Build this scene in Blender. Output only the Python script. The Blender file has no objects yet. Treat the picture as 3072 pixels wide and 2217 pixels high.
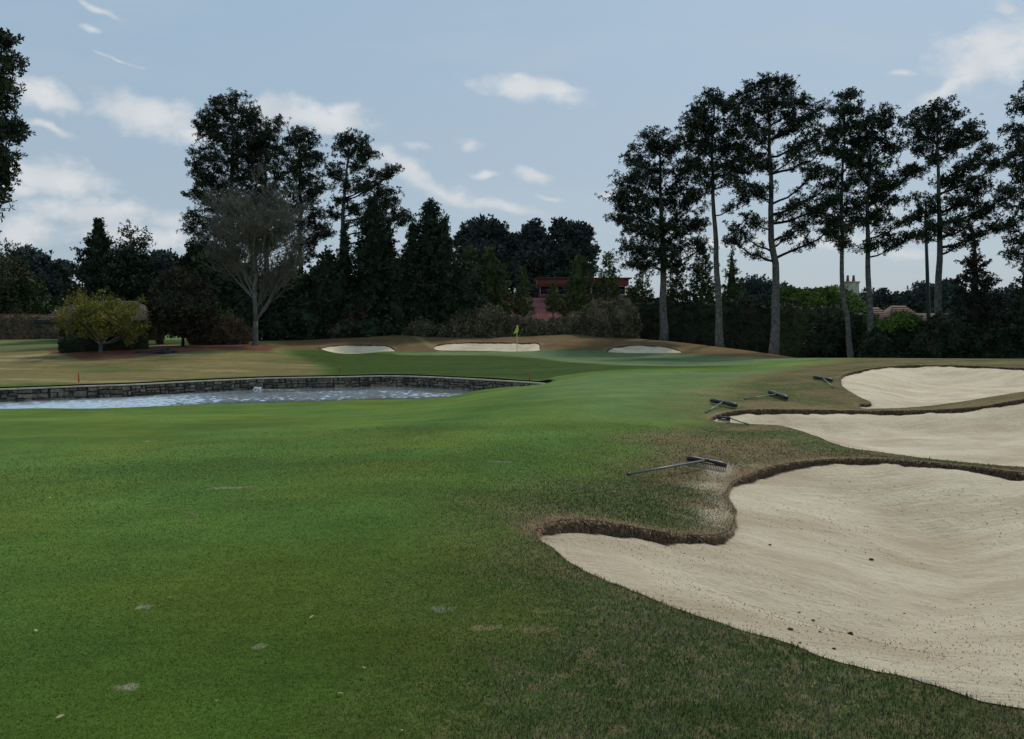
import bpy, math, numpy as np
from mathutils import Vector
RNG = np.random.default_rng(7)
scene = bpy.context.scene
COL = scene.collection

# ------------------------------------------------------------------ camera
EYE = 1.65
FS = 2412.0            # focal length in photo pixels
HOR = 966.0            # horizon row
PITCH = math.atan((1108.5 - HOR) / FS)
CP, SP = math.cos(PITCH), math.sin(PITCH)
cam = bpy.data.cameras.new("camera"); camo = bpy.data.objects.new("camera", cam); COL.objects.link(camo)
cam.sensor_width = 36; cam.lens = 36 * FS / 3072; cam.clip_start = .05; cam.clip_end = 6000
camo.location = (0, 0, EYE); camo.rotation_euler = (math.pi / 2 - PITCH, 0, 0)
scene.camera = camo

def at(sx, sy, D):
    """world point seen along a photo direction at depth D (y)"""
    a = (sx - 1536.0) / FS; b = (1108.5 - sy) / FS
    dy = CP + b * SP; dz = -SP + b * CP
    return np.array([a / dy * D, D, EYE + dz / dy * D])

def m_per_px(D): return D / FS

# ------------------------------------------------------------------ terrain
G = [(-700,2217,3.2),(0,2217,3.2),(768,2217,3.19),(1536,2217,3.18),(2300,2217,3.2),(3072,2217,3.3),(3800,2217,3.4),
 (-700,1800,4.85),(0,1800,4.85),(800,1800,4.8),(1400,1800,4.76),
 (-800,1500,8.0),(0,1500,7.95),(700,1500,7.75),(1300,1500,7.5),
 (-800,1388,12),(0,1388,12),(600,1378,12),(1100,1366,12),
 (-800,1310,18),(0,1308,18),(600,1294,18),(1100,1274,18),
 (-800,1255,25),(0,1254,25),(500,1247,25),
 (1100,1230,27),(1100,1204,34.5),(1300,1255,20),(1300,1210,30),(1340,1196.5,36.3),
 (1500,1348,12),(1500,1237,20),(1500,1183,30),(1500,1168,36),(1540,1160,38.6),(1590,1152,40.2),
 (1650,1225,20),(1650,1163,30),(1650,1135,40),
 (1700,1358,12),(1900,1425,11.2),(1900,1283,16),(1900,1202,22),(1900,1139,32),(1900,1100,45),
 (2150,1215,22),(2100,1290,17),(2100,1160,28),(2100,1120,38),(2100,1095,48),
 (2470,1142,29),(2400,1105,40),(2350,1180,25),
 (2591,1108,34),(2726,1096,36),(2996,1102,34),(3072,1104,33.5),(3500,1104,33),
 (2521,1147,28.5),(2600,1205,23.5),(2588,1225,22.5),(2771,1219,22.3),(2951,1194,22.3),(3072,1175,22.5),(3500,1150,23),
 (2163,1241,20.5),(2275,1228,21),(2500,1230,21),(2771,1230,20.8),(2951,1219,20.6),(3072,1199,20.6),(3500,1185,20.6),
 (2138,1262,19.6),(2226,1271,19),(2320,1275,18),(2456,1309,15.5),(2568,1347,14.3),(2771,1374,13.4),(2906,1388,13),(3072,1401,12.6),(3500,1430,12.2),
 (2540,1376,12.9),(2817,1389,12.4),(3072,1418,11.8),(3500,1450,11.3),(2332,1397,12.6),(2207,1442,11.5),(2186,1501,10),(2207,1563,8.8),
 (2179,1595,8.0),(2054,1603,7.5),(1881,1577,7.3),(1694,1560,6.9),(1614,1605,6.3),
 (2120,1395,12.2),(2000,1500,9.4),(1700,1480,8.4),(1800,1400,11.0),
 (1659,1647,5.9),(1812,1750,5.1),(2054,1837,4.55),(2332,1927,4.15),(2609,2014,3.85),(3072,2125,3.5),(3600,2200,3.3),
 (2573,1079.5,45),(2709,1082,42),(2844,1079,42),(3072,1078,41),(3600,1078,41),(2438,1073,52),(2235,1051,67),
 (1188,1060,67),(1536,1056.5,67),(1551,1058,64),(1937,1061.5,66),(2100,1067,62),(2300,1075,56),
 (1200,1072,60),(1621,1076,58),(1713,1087,53),(2000,1098,46),(1400,1075,59),
 (1200,1110,49),(900,1110,48),(1000,1085,55),(1500,1110,47),(1400,1090,53),(1640,1140,41),(1700,1120,43),(1640,1110,46),
 (0,1100,50),(300,1100,50),(-700,1100,50),(0,1058,66),(-700,1058,66),(300,1083,53),(300,1056,58),(150,1050,64),(0,1021,88),(200,1018,88),(-700,1021,88),
 (455,1048,60),(640,1042,63),(766,1036,66),(600,1075,54),(700,1060,58),(800,1075,55),(550,1100,49),(700,1110,47),
 (870,1037,68),(900,1028,72),(1041,1015,75),(1200,1006,76),(1316,1013,76),(1464,1013,76),(1600,1008,76),(1702,1004.5,76),(1823,1014,75),(2000,1025,73),(2150,1040,70)]
WALLPX = [(0,1166.5,36.6),(238,1158.5,38.3),(409,1153.2,39.5),(564,1144.5,41.3),(800,1134,43.8),(1023,1130,44.9),(1164,1127,45.7),(1295,1130.4,44.7),(1429,1137,43.0),(1535,1143.5,41.5),(1620,1149.5,40.2)]
ZW = -2.0; ZC = -1.40
def wx(sx, D): return (sx - 1536.0) / FS * D
wall_xy = [(wx(s, D), D) for s, _, D in WALLPX]
wall_xy = [(wx(-2200,27), 27), (wx(-900,32.0), 32.0)] + wall_xy + [(wx(1648,39.4), 39.4)]
ctrl = [tuple(at(*g)) for g in G]
for i, (x, y) in enumerate(wall_xy):
    ctrl.append((x * 1.008, y + .55, -1.33)); 
    if i < 11: ctrl.append((x * 1.03, y + 3.0, -1.28))
for s, D in [(-2200,23),(-900,28.5),(0,32.4),(300,32.6),(675,34.4),(900,35.3),(1125,36.2),(1250,36.8)]:
    ctrl.append((wx(s, D), D, -1.86))
for x in (-60,-45,-30,-15,0,12): ctrl.append((x, 88, -.35 if x < -20 else -.6))
for x, y, z in [(20,84,-1.0),(28,62,-1.7),(34,70,-1.9),(45,62,-1.9),(60,60,-1.9),(24,72,-1.6),(30,95,-2.5),(60,95,-2.5),(80,60,-2),
                (0,125,-1.5),(-60,125,-1.0),(60,130,-3.5),(-100,300,-2),(0,300,-3),(110,300,-4),(-500,1200,-3),(0,1200,-4),(500,1200,-5)]:
    ctrl.append((x, y, z))
for a in (-.85,-.4,0,.4,.85):
    for r in (.4, 1.2): ctrl.append((math.sin(a) * r, math.cos(a) * r, 0))
ctrl = np.array(ctrl)
KU = 1.0
def uv(x, y):
    th = np.clip(np.arctan2(x, y), -.95, .95); r = np.maximum(np.hypot(x, y), .3)
    return th * KU, np.log(r)
cu, cv = uv(ctrl[:,0], ctrl[:,1])
def kern(d2): return np.where(d2 > 1e-12, .5 * d2 * np.log(np.maximum(d2, 1e-12)), 0)
n = len(ctrl)
A = np.zeros((n+3, n+3)); A[:n,:n] = kern((cu[:,None]-cu)**2 + (cv[:,None]-cv)**2) + np.eye(n) * 2e-5
A[:n,n] = 1; A[:n,n+1] = cu; A[:n,n+2] = cv; A[n:,:n] = A[:n,n:].T
sol = np.linalg.solve(A, np.concatenate([ctrl[:,2], [0,0,0]]))
def T(x, y):
    x = np.asarray(x, float); y = np.asarray(y, float); sh = x.shape
    u, v = uv(x.ravel(), y.ravel()); out = np.empty(u.shape)
    for i in range(0, len(u), 60000):
        a, b = u[i:i+60000], v[i:i+60000]
        out[i:i+60000] = kern((a[:,None]-cu)**2 + (b[:,None]-cv)**2) @ sol[:-3] + sol[-3] + sol[-2]*a + sol[-1]*b
    return out.reshape(sh)

def hit(pts, dmin=2.2, dmax=90):
    """photo directions -> first point on the terrain"""
    pts = np.array(pts, float); Ds = np.exp(np.linspace(math.log(dmin), math.log(dmax), 900))
    a = (pts[:,0]-1536)/FS; b = (1108.5-pts[:,1])/FS; dy = CP + b*SP; ax = a/dy; az = (-SP+b*CP)/dy
    X = ax[:,None]*Ds; Y = np.repeat(Ds[None], len(pts), 0); Z = EYE + az[:,None]*Ds
    below = Z - T(X, Y) < 0
    idx = np.where(below.any(1), below.argmax(1), len(Ds)-1); idx = np.maximum(idx, 1)
    lo, hi = Ds[idx-1].copy(), Ds[idx].copy()
    for _ in range(14):
        mid = (lo+hi)/2; bl = EYE + az*mid - T(ax*mid, mid) < 0
        hi = np.where(bl, mid, hi); lo = np.where(bl, lo, mid)
    D = (lo+hi)/2
    return np.stack([ax*D, D, T(ax*D, D)], 1)
def gp(sx, sy): return hit([(sx, sy)])[0]

# ------------------------------------------------------------------ noise helpers
_perm = np.random.default_rng(3).random((512, 512))
def vnoise(x, y):
    xi = np.floor(x).astype(int); yi = np.floor(y).astype(int); fx = x-xi; fy = y-yi
    fx = fx*fx*(3-2*fx); fy = fy*fy*(3-2*fy); g = lambda i, j: _perm[i % 512, j % 512]
    return (g(xi,yi)*(1-fx)+g(xi+1,yi)*fx)*(1-fy) + (g(xi,yi+1)*(1-fx)+g(xi+1,yi+1)*fx)*fy - .5
def fbm(x, y, o=4):
    s = 0; a = 1; t = 0
    for k in range(o): s = s + a*vnoise(x*2**k+17*k, y*2**k+31*k); t += a; a *= .55
    return s/t*2
def sstep(a, b, x):
    t = np.clip((x-a)/(b-a), 0, 1); return t*t*(3-2*t)
def catmull(P, k=8, closed=True):
    P = np.array(P, float); n = len(P); out = []
    rngi = range(n) if closed else range(n-1)
    for i in rngi:
        if closed: p0,p1,p2,p3 = P[(i-1)%n],P[i],P[(i+1)%n],P[(i+2)%n]
        else: p0,p1,p2,p3 = P[max(i-1,0)],P[i],P[i+1],P[min(i+2,n-1)]
        for t in np.arange(k)/k:
            out.append(.5*((2*p1)+(-p0+p2)*t+(2*p0-5*p1+4*p2-p3)*t*t+(-p0+3*p1-3*p2+p3)*t**3))
    if not closed: out.append(P[-1])
    return np.array(out)
def resample(P, step, closed=True):
    Q = np.vstack([P, P[:1]]) if closed else P
    L = np.concatenate([[0], np.cumsum(np.linalg.norm(np.diff(Q, axis=0), axis=1))])
    m = max(8, int(L[-1]/step)); s = np.linspace(0, L[-1], m+(0 if not closed else 1))
    if closed: s = s[:-1]
    return np.stack([np.interp(s, L, Q[:,k]) for k in range(Q.shape[1])], 1)
def sdf(x, y, poly, far=6.0):
    """signed distance (negative inside) and index of nearest segment; evaluated near the polygon"""
    x = np.asarray(x); y = np.asarray(y); d = np.full(x.shape, 1e3); idx = np.zeros(x.shape, int)
    m = (x > poly[:,0].min()-far) & (x < poly[:,0].max()+far) & (y > poly[:,1].min()-far) & (y < poly[:,1].max()+far)
    if not m.any(): return d, idx
    px, py = x[m], y[m]; best = np.full(px.shape, 1e18); bi = np.zeros(px.shape, int); ins = np.zeros(px.shape, bool)
    n = len(poly)
    for i in range(n):
        a = poly[i]; b = poly[(i+1)%n]; e = b-a
        t = np.clip(((px-a[0])*e[0]+(py-a[1])*e[1])/max(e@e,1e-12), 0, 1)
        q = (px-a[0]-t*e[0])**2+(py-a[1]-t*e[1])**2
        c = q < best; best = np.where(c, q, best); bi = np.where(c, i, bi)
        cr = (a[1] > py) != (b[1] > py)
        if cr.any():
            xs = a[0]+(py-a[1])/(b[1]-a[1]+1e-18)*(b[0]-a[0]); ins ^= cr & (px < xs)
    dd = np.sqrt(best); d[m] = np.where(ins, -dd, dd); idx[m] = bi
    return d, idx
def nearest_on(poly, pts):
    out = pts.copy(); best = np.full(len(pts), 1e18); n = len(poly)
    for i in range(n):
        a = poly[i]; e = poly[(i+1)%n]-a
        t = np.clip(((pts-a)@e)/max(e@e,1e-12), 0, 1); q = a+t[:,None]*e; d = ((pts-q)**2).sum(1)
        c = d < best; best = np.where(c, d, best); out[c] = q[c]
    return out

# ------------------------------------------------------------------ mesh + object helpers
def mesh_obj(name, V, F, mat=None, parent=None, tint=None, smooth=False, attr="tint"):
    V = np.asarray(V, np.float32).reshape(-1, 3)
    me = bpy.data.meshes.new(name)
    me.vertices.add(len(V)); me.vertices.foreach_set("co", V.ravel())
    if isinstance(F, np.ndarray):
        k = F.shape[1]; lv = F.ravel(); starts = np.arange(len(F))*k
    else:
        lens = np.array([len(f) for f in F]); lv = np.concatenate([np.asarray(f) for f in F]); starts = np.concatenate([[0], np.cumsum(lens)[:-1]])
    me.loops.add(len(lv)); me.loops.foreach_set("vertex_index", lv.astype(np.int32))
    me.polygons.add(len(starts)); me.polygons.foreach_set("loop_start", starts.astype(np.int32))
    me.update(calc_edges=True)
    if smooth: me.polygons.foreach_set("use_smooth", np.ones(len(starts), bool))
    if tint is not None:
        t = np.asarray(tint, np.float32)
        if t.ndim == 1: t = np.repeat(t[:,None], 3, 1)
        c = np.ones((len(V), 4), np.float32); c[:,:t.shape[1]] = t
        at_ = me.color_attributes.new(attr, 'FLOAT_COLOR', 'POINT'); at_.data.foreach_set("color", c.ravel())
    if mat: me.materials.append(mat)
    o = bpy.data.objects.new(name, me); COL.objects.link(o)
    if parent: o.parent = parent; o.matrix_parent_inverse = parent.matrix_world.inverted() if False else o.matrix_parent_inverse
    return o
def thing(name, label, cat, loc=(0,0,0), group=None):
    o = bpy.data.objects.new(name, None); COL.objects.link(o); o.location = tuple(loc); o.empty_display_size = .2
    o["label"] = label; o["category"] = cat
    if group: o["group"] = group
    return o
def tag(o, label=None, cat=None, group=None, kind=None):
    if label: o["label"] = label
    if cat: o["category"] = cat
    if group: o["group"] = group
    if kind: o["kind"] = kind
    return o
def part(name, V, F, mat, parent, tint=None, smooth=False, origin=None):
    """mesh given in world coordinates, stored relative to its parent's location"""
    off = np.array(parent.location) if parent else 0
    p = parent
    while p is not None and p.parent is not None: p = p.parent; off = off + np.array(p.location)
    return mesh_obj(name, np.asarray(V).reshape(-1,3) - off, F, mat, parent, tint, smooth)

class MB:
    def __init__(s): s.v = []; s.f = []; s.t = []
    def add(s, V, F, t=1.0):
        o = len(s.v); s.v += [tuple(p) for p in V]; s.f += [tuple(i+o for i in f) for f in F]; s.t += [t]*len(V)
    def box(s, c, size, rz=0, t=1.0, taper=1.0):
        hx, hy, hz = size[0]/2, size[1]/2, size[2]/2; V = []
        for z, k in ((-hz,1),(hz,taper)):
            for x, y in ((-hx,-hy),(hx,-hy),(hx,hy),(-hx,hy)):
                X, Y = x*k, y*k
                V.append((c[0]+X*math.cos(rz)-Y*math.sin(rz), c[1]+X*math.sin(rz)+Y*math.cos(rz), c[2]+z))
        s.add(V, [(3,2,1,0),(4,5,6,7),(0,1,5,4),(1,2,6,5),(2,3,7,6),(3,0,4,7)], t)
    def tube(s, P, R, sides=6, t=1.0, caps=True):
        P = [np.asarray(p, float) for p in P]; n = len(P)
        if np.isscalar(R): R = [R]*n
        V = []; ref = np.array([0.,0,1])
        d0 = P[-1]-P[0]
        if abs(d0[2]) > .8*np.linalg.norm(d0): ref = np.array([1.,0,0])
        for i in range(n):
            d = P[min(i+1,n-1)]-P[max(i-1,0)]; d = d/(np.linalg.norm(d)+1e-9)
            a = np.cross(d, ref); a /= np.linalg.norm(a)+1e-9; b = np.cross(d, a)
            for k in range(sides):
                w = 2*math.pi*k/sides; V.append(P[i]+R[i]*(math.cos(w)*a+math.sin(w)*b))
        F = [(i*sides+k, i*sides+(k+1)%sides, (i+1)*sides+(k+1)%sides, (i+1)*sides+k) for i in range(n-1) for k in range(sides)]
        if caps: F += [tuple(range(sides))[::-1], tuple((n-1)*sides+k for k in range(sides))]
        s.add(V, F, t)
    def build(s, name, mat, parent=None, smooth=False):
        V = np.array(s.v)
        if parent is None: return mesh_obj(name, V, s.f, mat, None, s.t, smooth)
        return part(name, V, s.f, mat, parent, s.t, smooth)

# ------------------------------------------------------------------ materials
def new_mat(name):
    m = bpy.data.materials.new(name); m.use_nodes = True; nt = m.node_tree
    b = nt.nodes["Principled BSDF"]; b.inputs["Roughness"].default_value = .9
    if "Specular IOR Level" in b.inputs: b.inputs["Specular IOR Level"].default_value = .15
    return m, nt, b
def N(nt, t, **k):
    n = nt.nodes.new(t)
    for a, v in k.items(): setattr(n, a, v)
    return n
def mixc(nt, mode, fac, a, b):
    n = N(nt, 'ShaderNodeMix', data_type='RGBA', blend_type=mode)
    for sock, v in ((n.inputs[0], fac), (n.inputs[6], a), (n.inputs[7], b)):
        if isinstance(v, (int, float)): sock.default_value = v
        elif isinstance(v, tuple): sock.default_value = (*v, 1) if len(v) == 3 else v
        else: nt.links.new(v, sock)
    return n.outputs[2]
def math_(nt, op, a, b=None, c=None, clamp=False):
    n = N(nt, 'ShaderNodeMath', operation=op); n.use_clamp = clamp
    for i, v in enumerate((a, b, c)):
        if v is None: continue
        if isinstance(v, (int, float)): n.inputs[i].default_value = v
        else: nt.links.new(v, n.inputs[i])
    return n.outputs[0]
def noise(nt, scale, detail=3, vec=None, rough=.55, out=0):
    n = N(nt, 'ShaderNodeTexNoise'); n.inputs['Scale'].default_value = scale; n.inputs['Detail'].default_value = detail; n.inputs['Roughness'].default_value = rough
    if vec is not None: nt.links.new(vec, n.inputs['Vector'])
    return n.outputs[out]
def ramp(nt, f, lo, hi, a=0., b=1.):
    n = N(nt, 'ShaderNodeMapRange'); nt.links.new(f, n.inputs[0])
    for i, v in enumerate((lo, hi, a, b)): n.inputs[i+1].default_value = v
    return n.outputs[0]
def coords(nt, which='Object', scale=(1,1,1)):
    t = N(nt, 'ShaderNodeTexCoord'); m = N(nt, 'ShaderNodeMapping'); m.inputs['Scale'].default_value = scale
    nt.links.new(t.outputs[which], m.inputs[0]); return m.outputs[0]
def attr(nt, name="tint"):
    a = N(nt, 'ShaderNodeAttribute'); a.attribute_name = name; return a
def bump(nt, b, h, strength=.5, dist=.02):
    n = N(nt, 'ShaderNodeBump'); n.inputs['Strength'].default_value = strength; n.inputs['Distance'].default_value = dist
    nt.links.new(h, n.inputs['Height']); nt.links.new(n.outputs[0], b.inputs['Normal'])
def tint_mat(name, col, rough=.9, nscale=2.0, var=.35, spec=.15, bumpd=0, col2=None, trans=0):
    """base colour x per-vertex tint x noise"""
    m, nt, b = new_mat(name); v = coords(nt)
    f = noise(nt, nscale, 4, v); f = ramp(nt, f, .3, .7, 1-var, 1+var)
    base = mixc(nt, 'MIX', ramp(nt, noise(nt, nscale*.37, 2, v), .4, .6), col, col2) if col2 else mixc(nt, 'MIX', 0., col, col)
    c = mixc(nt, 'MULTIPLY', 1., base, attr(nt).outputs['Color'])
    sc = N(nt, 'ShaderNodeVectorMath', operation='SCALE'); nt.links.new(c, sc.inputs[0]); nt.links.new(f, sc.inputs[3])
    nt.links.new(sc.outputs[0], b.inputs['Base Color']); b.inputs['Roughness'].default_value = rough
    b.inputs["Specular IOR Level"].default_value = spec
    if bumpd: bump(nt, b, noise(nt, nscale*6, 4, v), .8, bumpd)
    return m

M = {}
M['needle'] = tint_mat('pine_needles', (.046,.058,.032), nscale=.7, col2=(.036,.043,.027))
M['conifer'] = tint_mat('conifer_foliage', (.034,.050,.028), nscale=.8)
M['cedar'] = tint_mat('cedar_foliage', (.034,.034,.022), nscale=.7, col2=(.044,.032,.024))
M['olive'] = tint_mat('olive_evergreen', (.10,.118,.035), nscale=.9, col2=(.06,.085,.032))
M['holly'] = tint_mat('holly_leaves', (.033,.048,.026), nscale=1.2, col2=(.045,.045,.026))
M['magnolia'] = tint_mat('magnolia_leaves', (.062,.060,.036), nscale=1.0, col2=(.060,.046,.03))
M['lime'] = tint_mat('spring_leaves', (.115,.165,.033), nscale=1.0, col2=(.075,.12,.03))
M['redbud'] = tint_mat('redbud_leaves', (.20,.20,.03), nscale=1.2, col2=(.22,.17,.04))
M['midgreen'] = tint_mat('mid_green_leaves', (.058,.080,.032), nscale=.8, col2=(.058,.060,.032))
M['far'] = tint_mat('hazed_distant_pines', (.055,.070,.062), nscale=.25)  # lighter, bluish foliage: aerial haze put into the colour
M['twig'] = tint_mat('bare_twigs', (.15,.14,.11), nscale=1.0)
M['brownhedge'] = tint_mat('leafless_hedge', (.21,.135,.085), nscale=.8, col2=(.15,.115,.07))
M['brownshrub'] = tint_mat('leafless_shrub', (.17,.138,.09), nscale=.8, col2=(.11,.105,.06))
M['pinkshrub'] = tint_mat('pinkish_shrub', (.16,.07,.055), nscale=.8, col2=(.08,.05,.035))
M['bark'] = tint_mat('pine_bark', (.115,.105,.092), nscale=4, var=.55, bumpd=.05)
M['barkpale'] = tint_mat('pale_bark', (.17,.16,.14), nscale=3, var=.4, bumpd=.03)
M['limb'] = tint_mat('dark_limb_bark', (.020,.018,.016), nscale=4, var=.4)
M['soil'] = tint_mat('lip_soil', (.17,.105,.06), nscale=14, var=.6, bumpd=.03, col2=(.12,.07,.04))
M['darkmetal'] = tint_mat('dark_green_pole', (.02,.028,.026), rough=.5, nscale=2, var=.1, spec=.4)
M['plastic'] = tint_mat('black_plastic', (.016,.017,.022), rough=.45, nscale=30, var=.15, spec=.5)
M['handle'] = tint_mat('grey_green_handle', (.10,.145,.13), rough=.4, nscale=20, var=.15, spec=.5)
M['stone'] = tint_mat('wall_stone', (.125,.10,.070), nscale=9, var=.5, bumpd=.02, col2=(.095,.08,.062))
M['mortar'] = tint_mat('wall_mortar', (.03,.027,.022), nscale=9, var=.3, bumpd=.02)
M['coping'] = tint_mat('coping_stone', (.36,.33,.25), nscale=3, var=.3)
M['edge'] = tint_mat('dark_edging', (.012,.009,.007), nscale=3, var=.3)
M['redroof'] = tint_mat('red_roof_tiles', (.36,.155,.14), nscale=1.5, var=.2, bumpd=.02)
M['redwall'] = tint_mat('dark_red_fascia', (.21,.08,.078), nscale=1, var=.12)
M['brownroof'] = tint_mat('brown_tile_roof', (.17,.105,.085), nscale=1.5, var=.25, bumpd=.03)
M['shingle'] = tint_mat('cedar_shingles', (.085,.066,.054), nscale=5, var=.5, bumpd=.03)
M['stucco'] = tint_mat('pale_stucco', (.42,.38,.30), nscale=2, var=.15)
M['darkwood'] = tint_mat('dark_stained_wood', (.035,.034,.034), nscale=5, var=.3)
M['tarp'] = tint_mat('black_tarp', (.020,.021,.026), rough=.7, nscale=8, var=.3, spec=.2)
M['red'] = tint_mat('red_paint', (.55,.07,.035), rough=.6, nscale=8, var=.1)
M['yellow'] = tint_mat('yellow_flag_cloth', (.72,.68,.05), nscale=8, var=.08)
M['white'] = tint_mat('white_paint', (.75,.74,.70), rough=.6, nscale=8, var=.05)
M['rock'] = tint_mat('pale_rock', (.30,.29,.27), nscale=5, var=.4, bumpd=.03)
M['clod'] = tint_mat('dark_clod', (.05,.045,.038), nscale=40, var=.4, bumpd=.01)
M['leaf'] = tint_mat('dry_leaf', (.45,.36,.20), nscale=40, var=.2)
M['foam'] = tint_mat('white_foam', (.85,.87,.9), nscale=6, var=.08, rough=.5)
m, nt, b = new_mat('window_glass'); b.inputs['Base Color'].default_value = (.02,.025,.03,1); b.inputs['Roughness'].default_value = .08; b.inputs["Specular IOR Level"].default_value = .5; M['glass'] = m
m, nt, b = new_mat('dark_interior'); b.inputs['Base Color'].default_value = (.006,.006,.008,1); M['dark'] = m

# ground
m, nt, b = new_mat('turf')
a = attr(nt, "turf"); v = coords(nt)
n1 = ramp(nt, noise(nt, 38, 4, v, .7), .25, .75, .62, 1.38)
n2 = ramp(nt, noise(nt, 1.1, 4, v), .3, .7, .86, 1.14)
n3 = ramp(nt, noise(nt, .33, 4, coords(nt, scale=(.35,1.6,1)), .6), .3, .7, .84, 1.16)
n4 = ramp(nt, noise(nt, 6.5, 5, coords(nt, scale=(1,1.7,1)), .7), .3, .7, .84, 1.16)
f = math_(nt, 'MULTIPLY', math_(nt, 'MULTIPLY', math_(nt, 'MULTIPLY', n1, n4), n2), n3)
straw = mixc(nt, 'MIX', math_(nt, 'MULTIPLY', ramp(nt, noise(nt, 9, 5, v, .7), .48, .62), a.outputs['Alpha']), a.outputs['Color'], (.20,.15,.075))
greenf = math_(nt, 'MULTIPLY', ramp(nt, noise(nt, 2.3, 4, v, .6), .52, .66, 0, .75), a.outputs['Alpha'])
straw = mixc(nt, 'MIX', greenf, straw, (.045,.075,.018))
sc = N(nt, 'ShaderNodeVectorMath', operation='SCALE'); nt.links.new(straw, sc.inputs[0]); nt.links.new(f, sc.inputs[3])
nt.links.new(sc.outputs[0], b.inputs['Base Color']); b.inputs['Roughness'].default_value = 1; b.inputs["Specular IOR Level"].default_value = .05
bump(nt, b, noise(nt, 60, 4, v, .7), .6, .02); M['turf'] = m
# grass blades
m, nt, b = new_mat('grass_blades'); a = attr(nt, "turf")
nt.links.new(a.outputs['Color'], b.inputs['Base Color']); ge = N(nt, 'ShaderNodeNewGeometry'); vm = N(nt, 'ShaderNodeVectorMath', operation='MULTIPLY_ADD'); vm.inputs[1].default_value = (.5,.5,.5); vm.inputs[2].default_value = (0,0,.8); nt.links.new(ge.outputs['Normal'], vm.inputs[0]); vn = N(nt, 'ShaderNodeVectorMath', operation='NORMALIZE'); nt.links.new(vm.outputs[0], vn.inputs[0]); nt.links.new(vn.outputs[0], b.inputs['Normal'])
b.inputs['Roughness'].default_value = .8; b.inputs["Specular IOR Level"].default_value = .12; M['blade'] = m
# sand
m, nt, b = new_mat('bunker_sand'); v = coords(nt)
c = mixc(nt, 'MIX', ramp(nt, noise(nt, .9, 5, coords(nt, scale=(.6,1.3,1)), .6), .38, .66), (.80,.685,.49), (.60,.475,.315))
c = mixc(nt, 'MIX', ramp(nt, noise(nt, 5, 5, v, .7), .56, .74, 0, .45), c, (.40,.32,.22))
sp = ramp(nt, noise(nt, 75, 3, v, .6), .64, .72); c = mixc(nt, 'MIX', math_(nt, 'MULTIPLY', sp, .55), c, (.22,.18,.13))
c = mixc(nt, 'MULTIPLY', 1., c, attr(nt).outputs['Color'])
nt.links.new(c, b.inputs['Base Color']); b.inputs['Roughness'].default_value = .95
w = N(nt, 'ShaderNodeTexWave'); w.inputs['Scale'].default_value = 6; w.inputs['Distortion'].default_value = 16; w.inputs['Detail'].default_value = 3; w.inputs['Detail Scale'].default_value = .35
nt.links.new(coords(nt, scale=(.5,1,1)), w.inputs[0])
h = math_(nt, 'ADD', math_(nt, 'MULTIPLY', math_(nt, 'ADD', noise(nt, 3.2, 5, coords(nt, scale=(.45,4.5,1)), .65), math_(nt, 'MULTIPLY', w.outputs['Fac'], .10)), .9), math_(nt, 'ADD', math_(nt, 'MULTIPLY', noise(nt, 7, 6, v, .7), 1.2), math_(nt, 'MULTIPLY', noise(nt, 60, 4, v, .7), .55)))
bump(nt, b, h, 1., .055); M['sand'] = m
# water
m, nt, b = new_mat('pond_water'); b.inputs['Base Color'].default_value = (.88,.95,1.0,1); b.inputs['Metallic'].default_value = .86; nt.links.new(attr(nt).outputs['Color'], b.inputs['Roughness'])
b.inputs["Specular IOR Level"].default_value = .5; b.inputs['IOR'].default_value = 2.1
h = math_(nt, 'ADD', noise(nt, 2.6, 4, coords(nt, scale=(.7,1.6,1)), .6), math_(nt, 'MULTIPLY', noise(nt, .6, 2, coords(nt)), .6))
bump(nt, b, h, .3, .01); M['water'] = m
WATER_BUMP = [x for x in nt.nodes if x.type == 'BUMP'][0]

# ------------------------------------------------------------------ bunker outlines (photo directions -> ground points)
B1 = [(1614,1605),(1639,1574),(1694,1560),(1777,1562),(1881,1577),(1985,1595),(2054,1603),(2124,1605),(2179,1595),(2207,1563),(2203,1529),(2184,1500),(2180,1473),(2207,1442),(2262,1416),(2332,1397),(2436,1382),(2540,1376),(2678,1378),(2817,1389),(2956,1404),(3072,1418),(3350,1450),(3600,1520),(3750,1700),(3700,1950),(3500,2130),(3300,2150),(3072,2123),(2886,2080),(2748,2043),(2609,2012),(2470,1973),(2332,1927),(2193,1886),(2054,1837),(1930,1785),(1812,1738),(1708,1681),(1650,1643)]
B2 = [(2138,1262),(2163,1241),(2208,1232),(2275,1228),(2365,1228),(2500,1230),(2636,1232),(2771,1230),(2861,1226),(2951,1218),(3072,1197),(3300,1180),(3550,1190),(3650,1260),(3600,1380),(3350,1412),(3072,1401),(2906,1388),(2771,1374),(2681,1362),(2568,1347),(2523,1336),(2456,1311),(2374,1284),(2320,1275),(2226,1271)]
B3 = [(2521,1147),(2523,1133),(2541,1120),(2591,1108),(2658,1100),(2726,1096),(2861,1096),(2996,1101),(3072,1104),(3300,1112),(3400,1135),(3300,1155),(3072,1175),(2951,1194),(2861,1208),(2771,1219),(2681,1225),(2630,1226),(2586,1225),(2578,1212),(2606,1212),(2611,1206),(2570,1186),(2528,1160)]
A1 = [(964,1046),(988,1037),(1041,1034.5),(1112,1033.5),(1161,1037),(1182,1046),(1188,1053),(1147,1055),(1097,1059.5),(1041,1061.5),(999,1057)]
A2 = [(1302,1040.5),(1316,1033.5),(1358,1029),(1429,1026.4),(1499,1026.8),(1552,1028),(1605,1027.5),(1619,1032.4),(1619,1040),(1607,1053),(1464,1052.5),(1323,1051)]
A3 = [(1826,1056),(1836,1044),(1863,1037),(1902,1034),(1955,1036),(2000,1040),(2034,1049),(2040,1058),(1937,1059.5)]
BUNK = []
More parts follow.
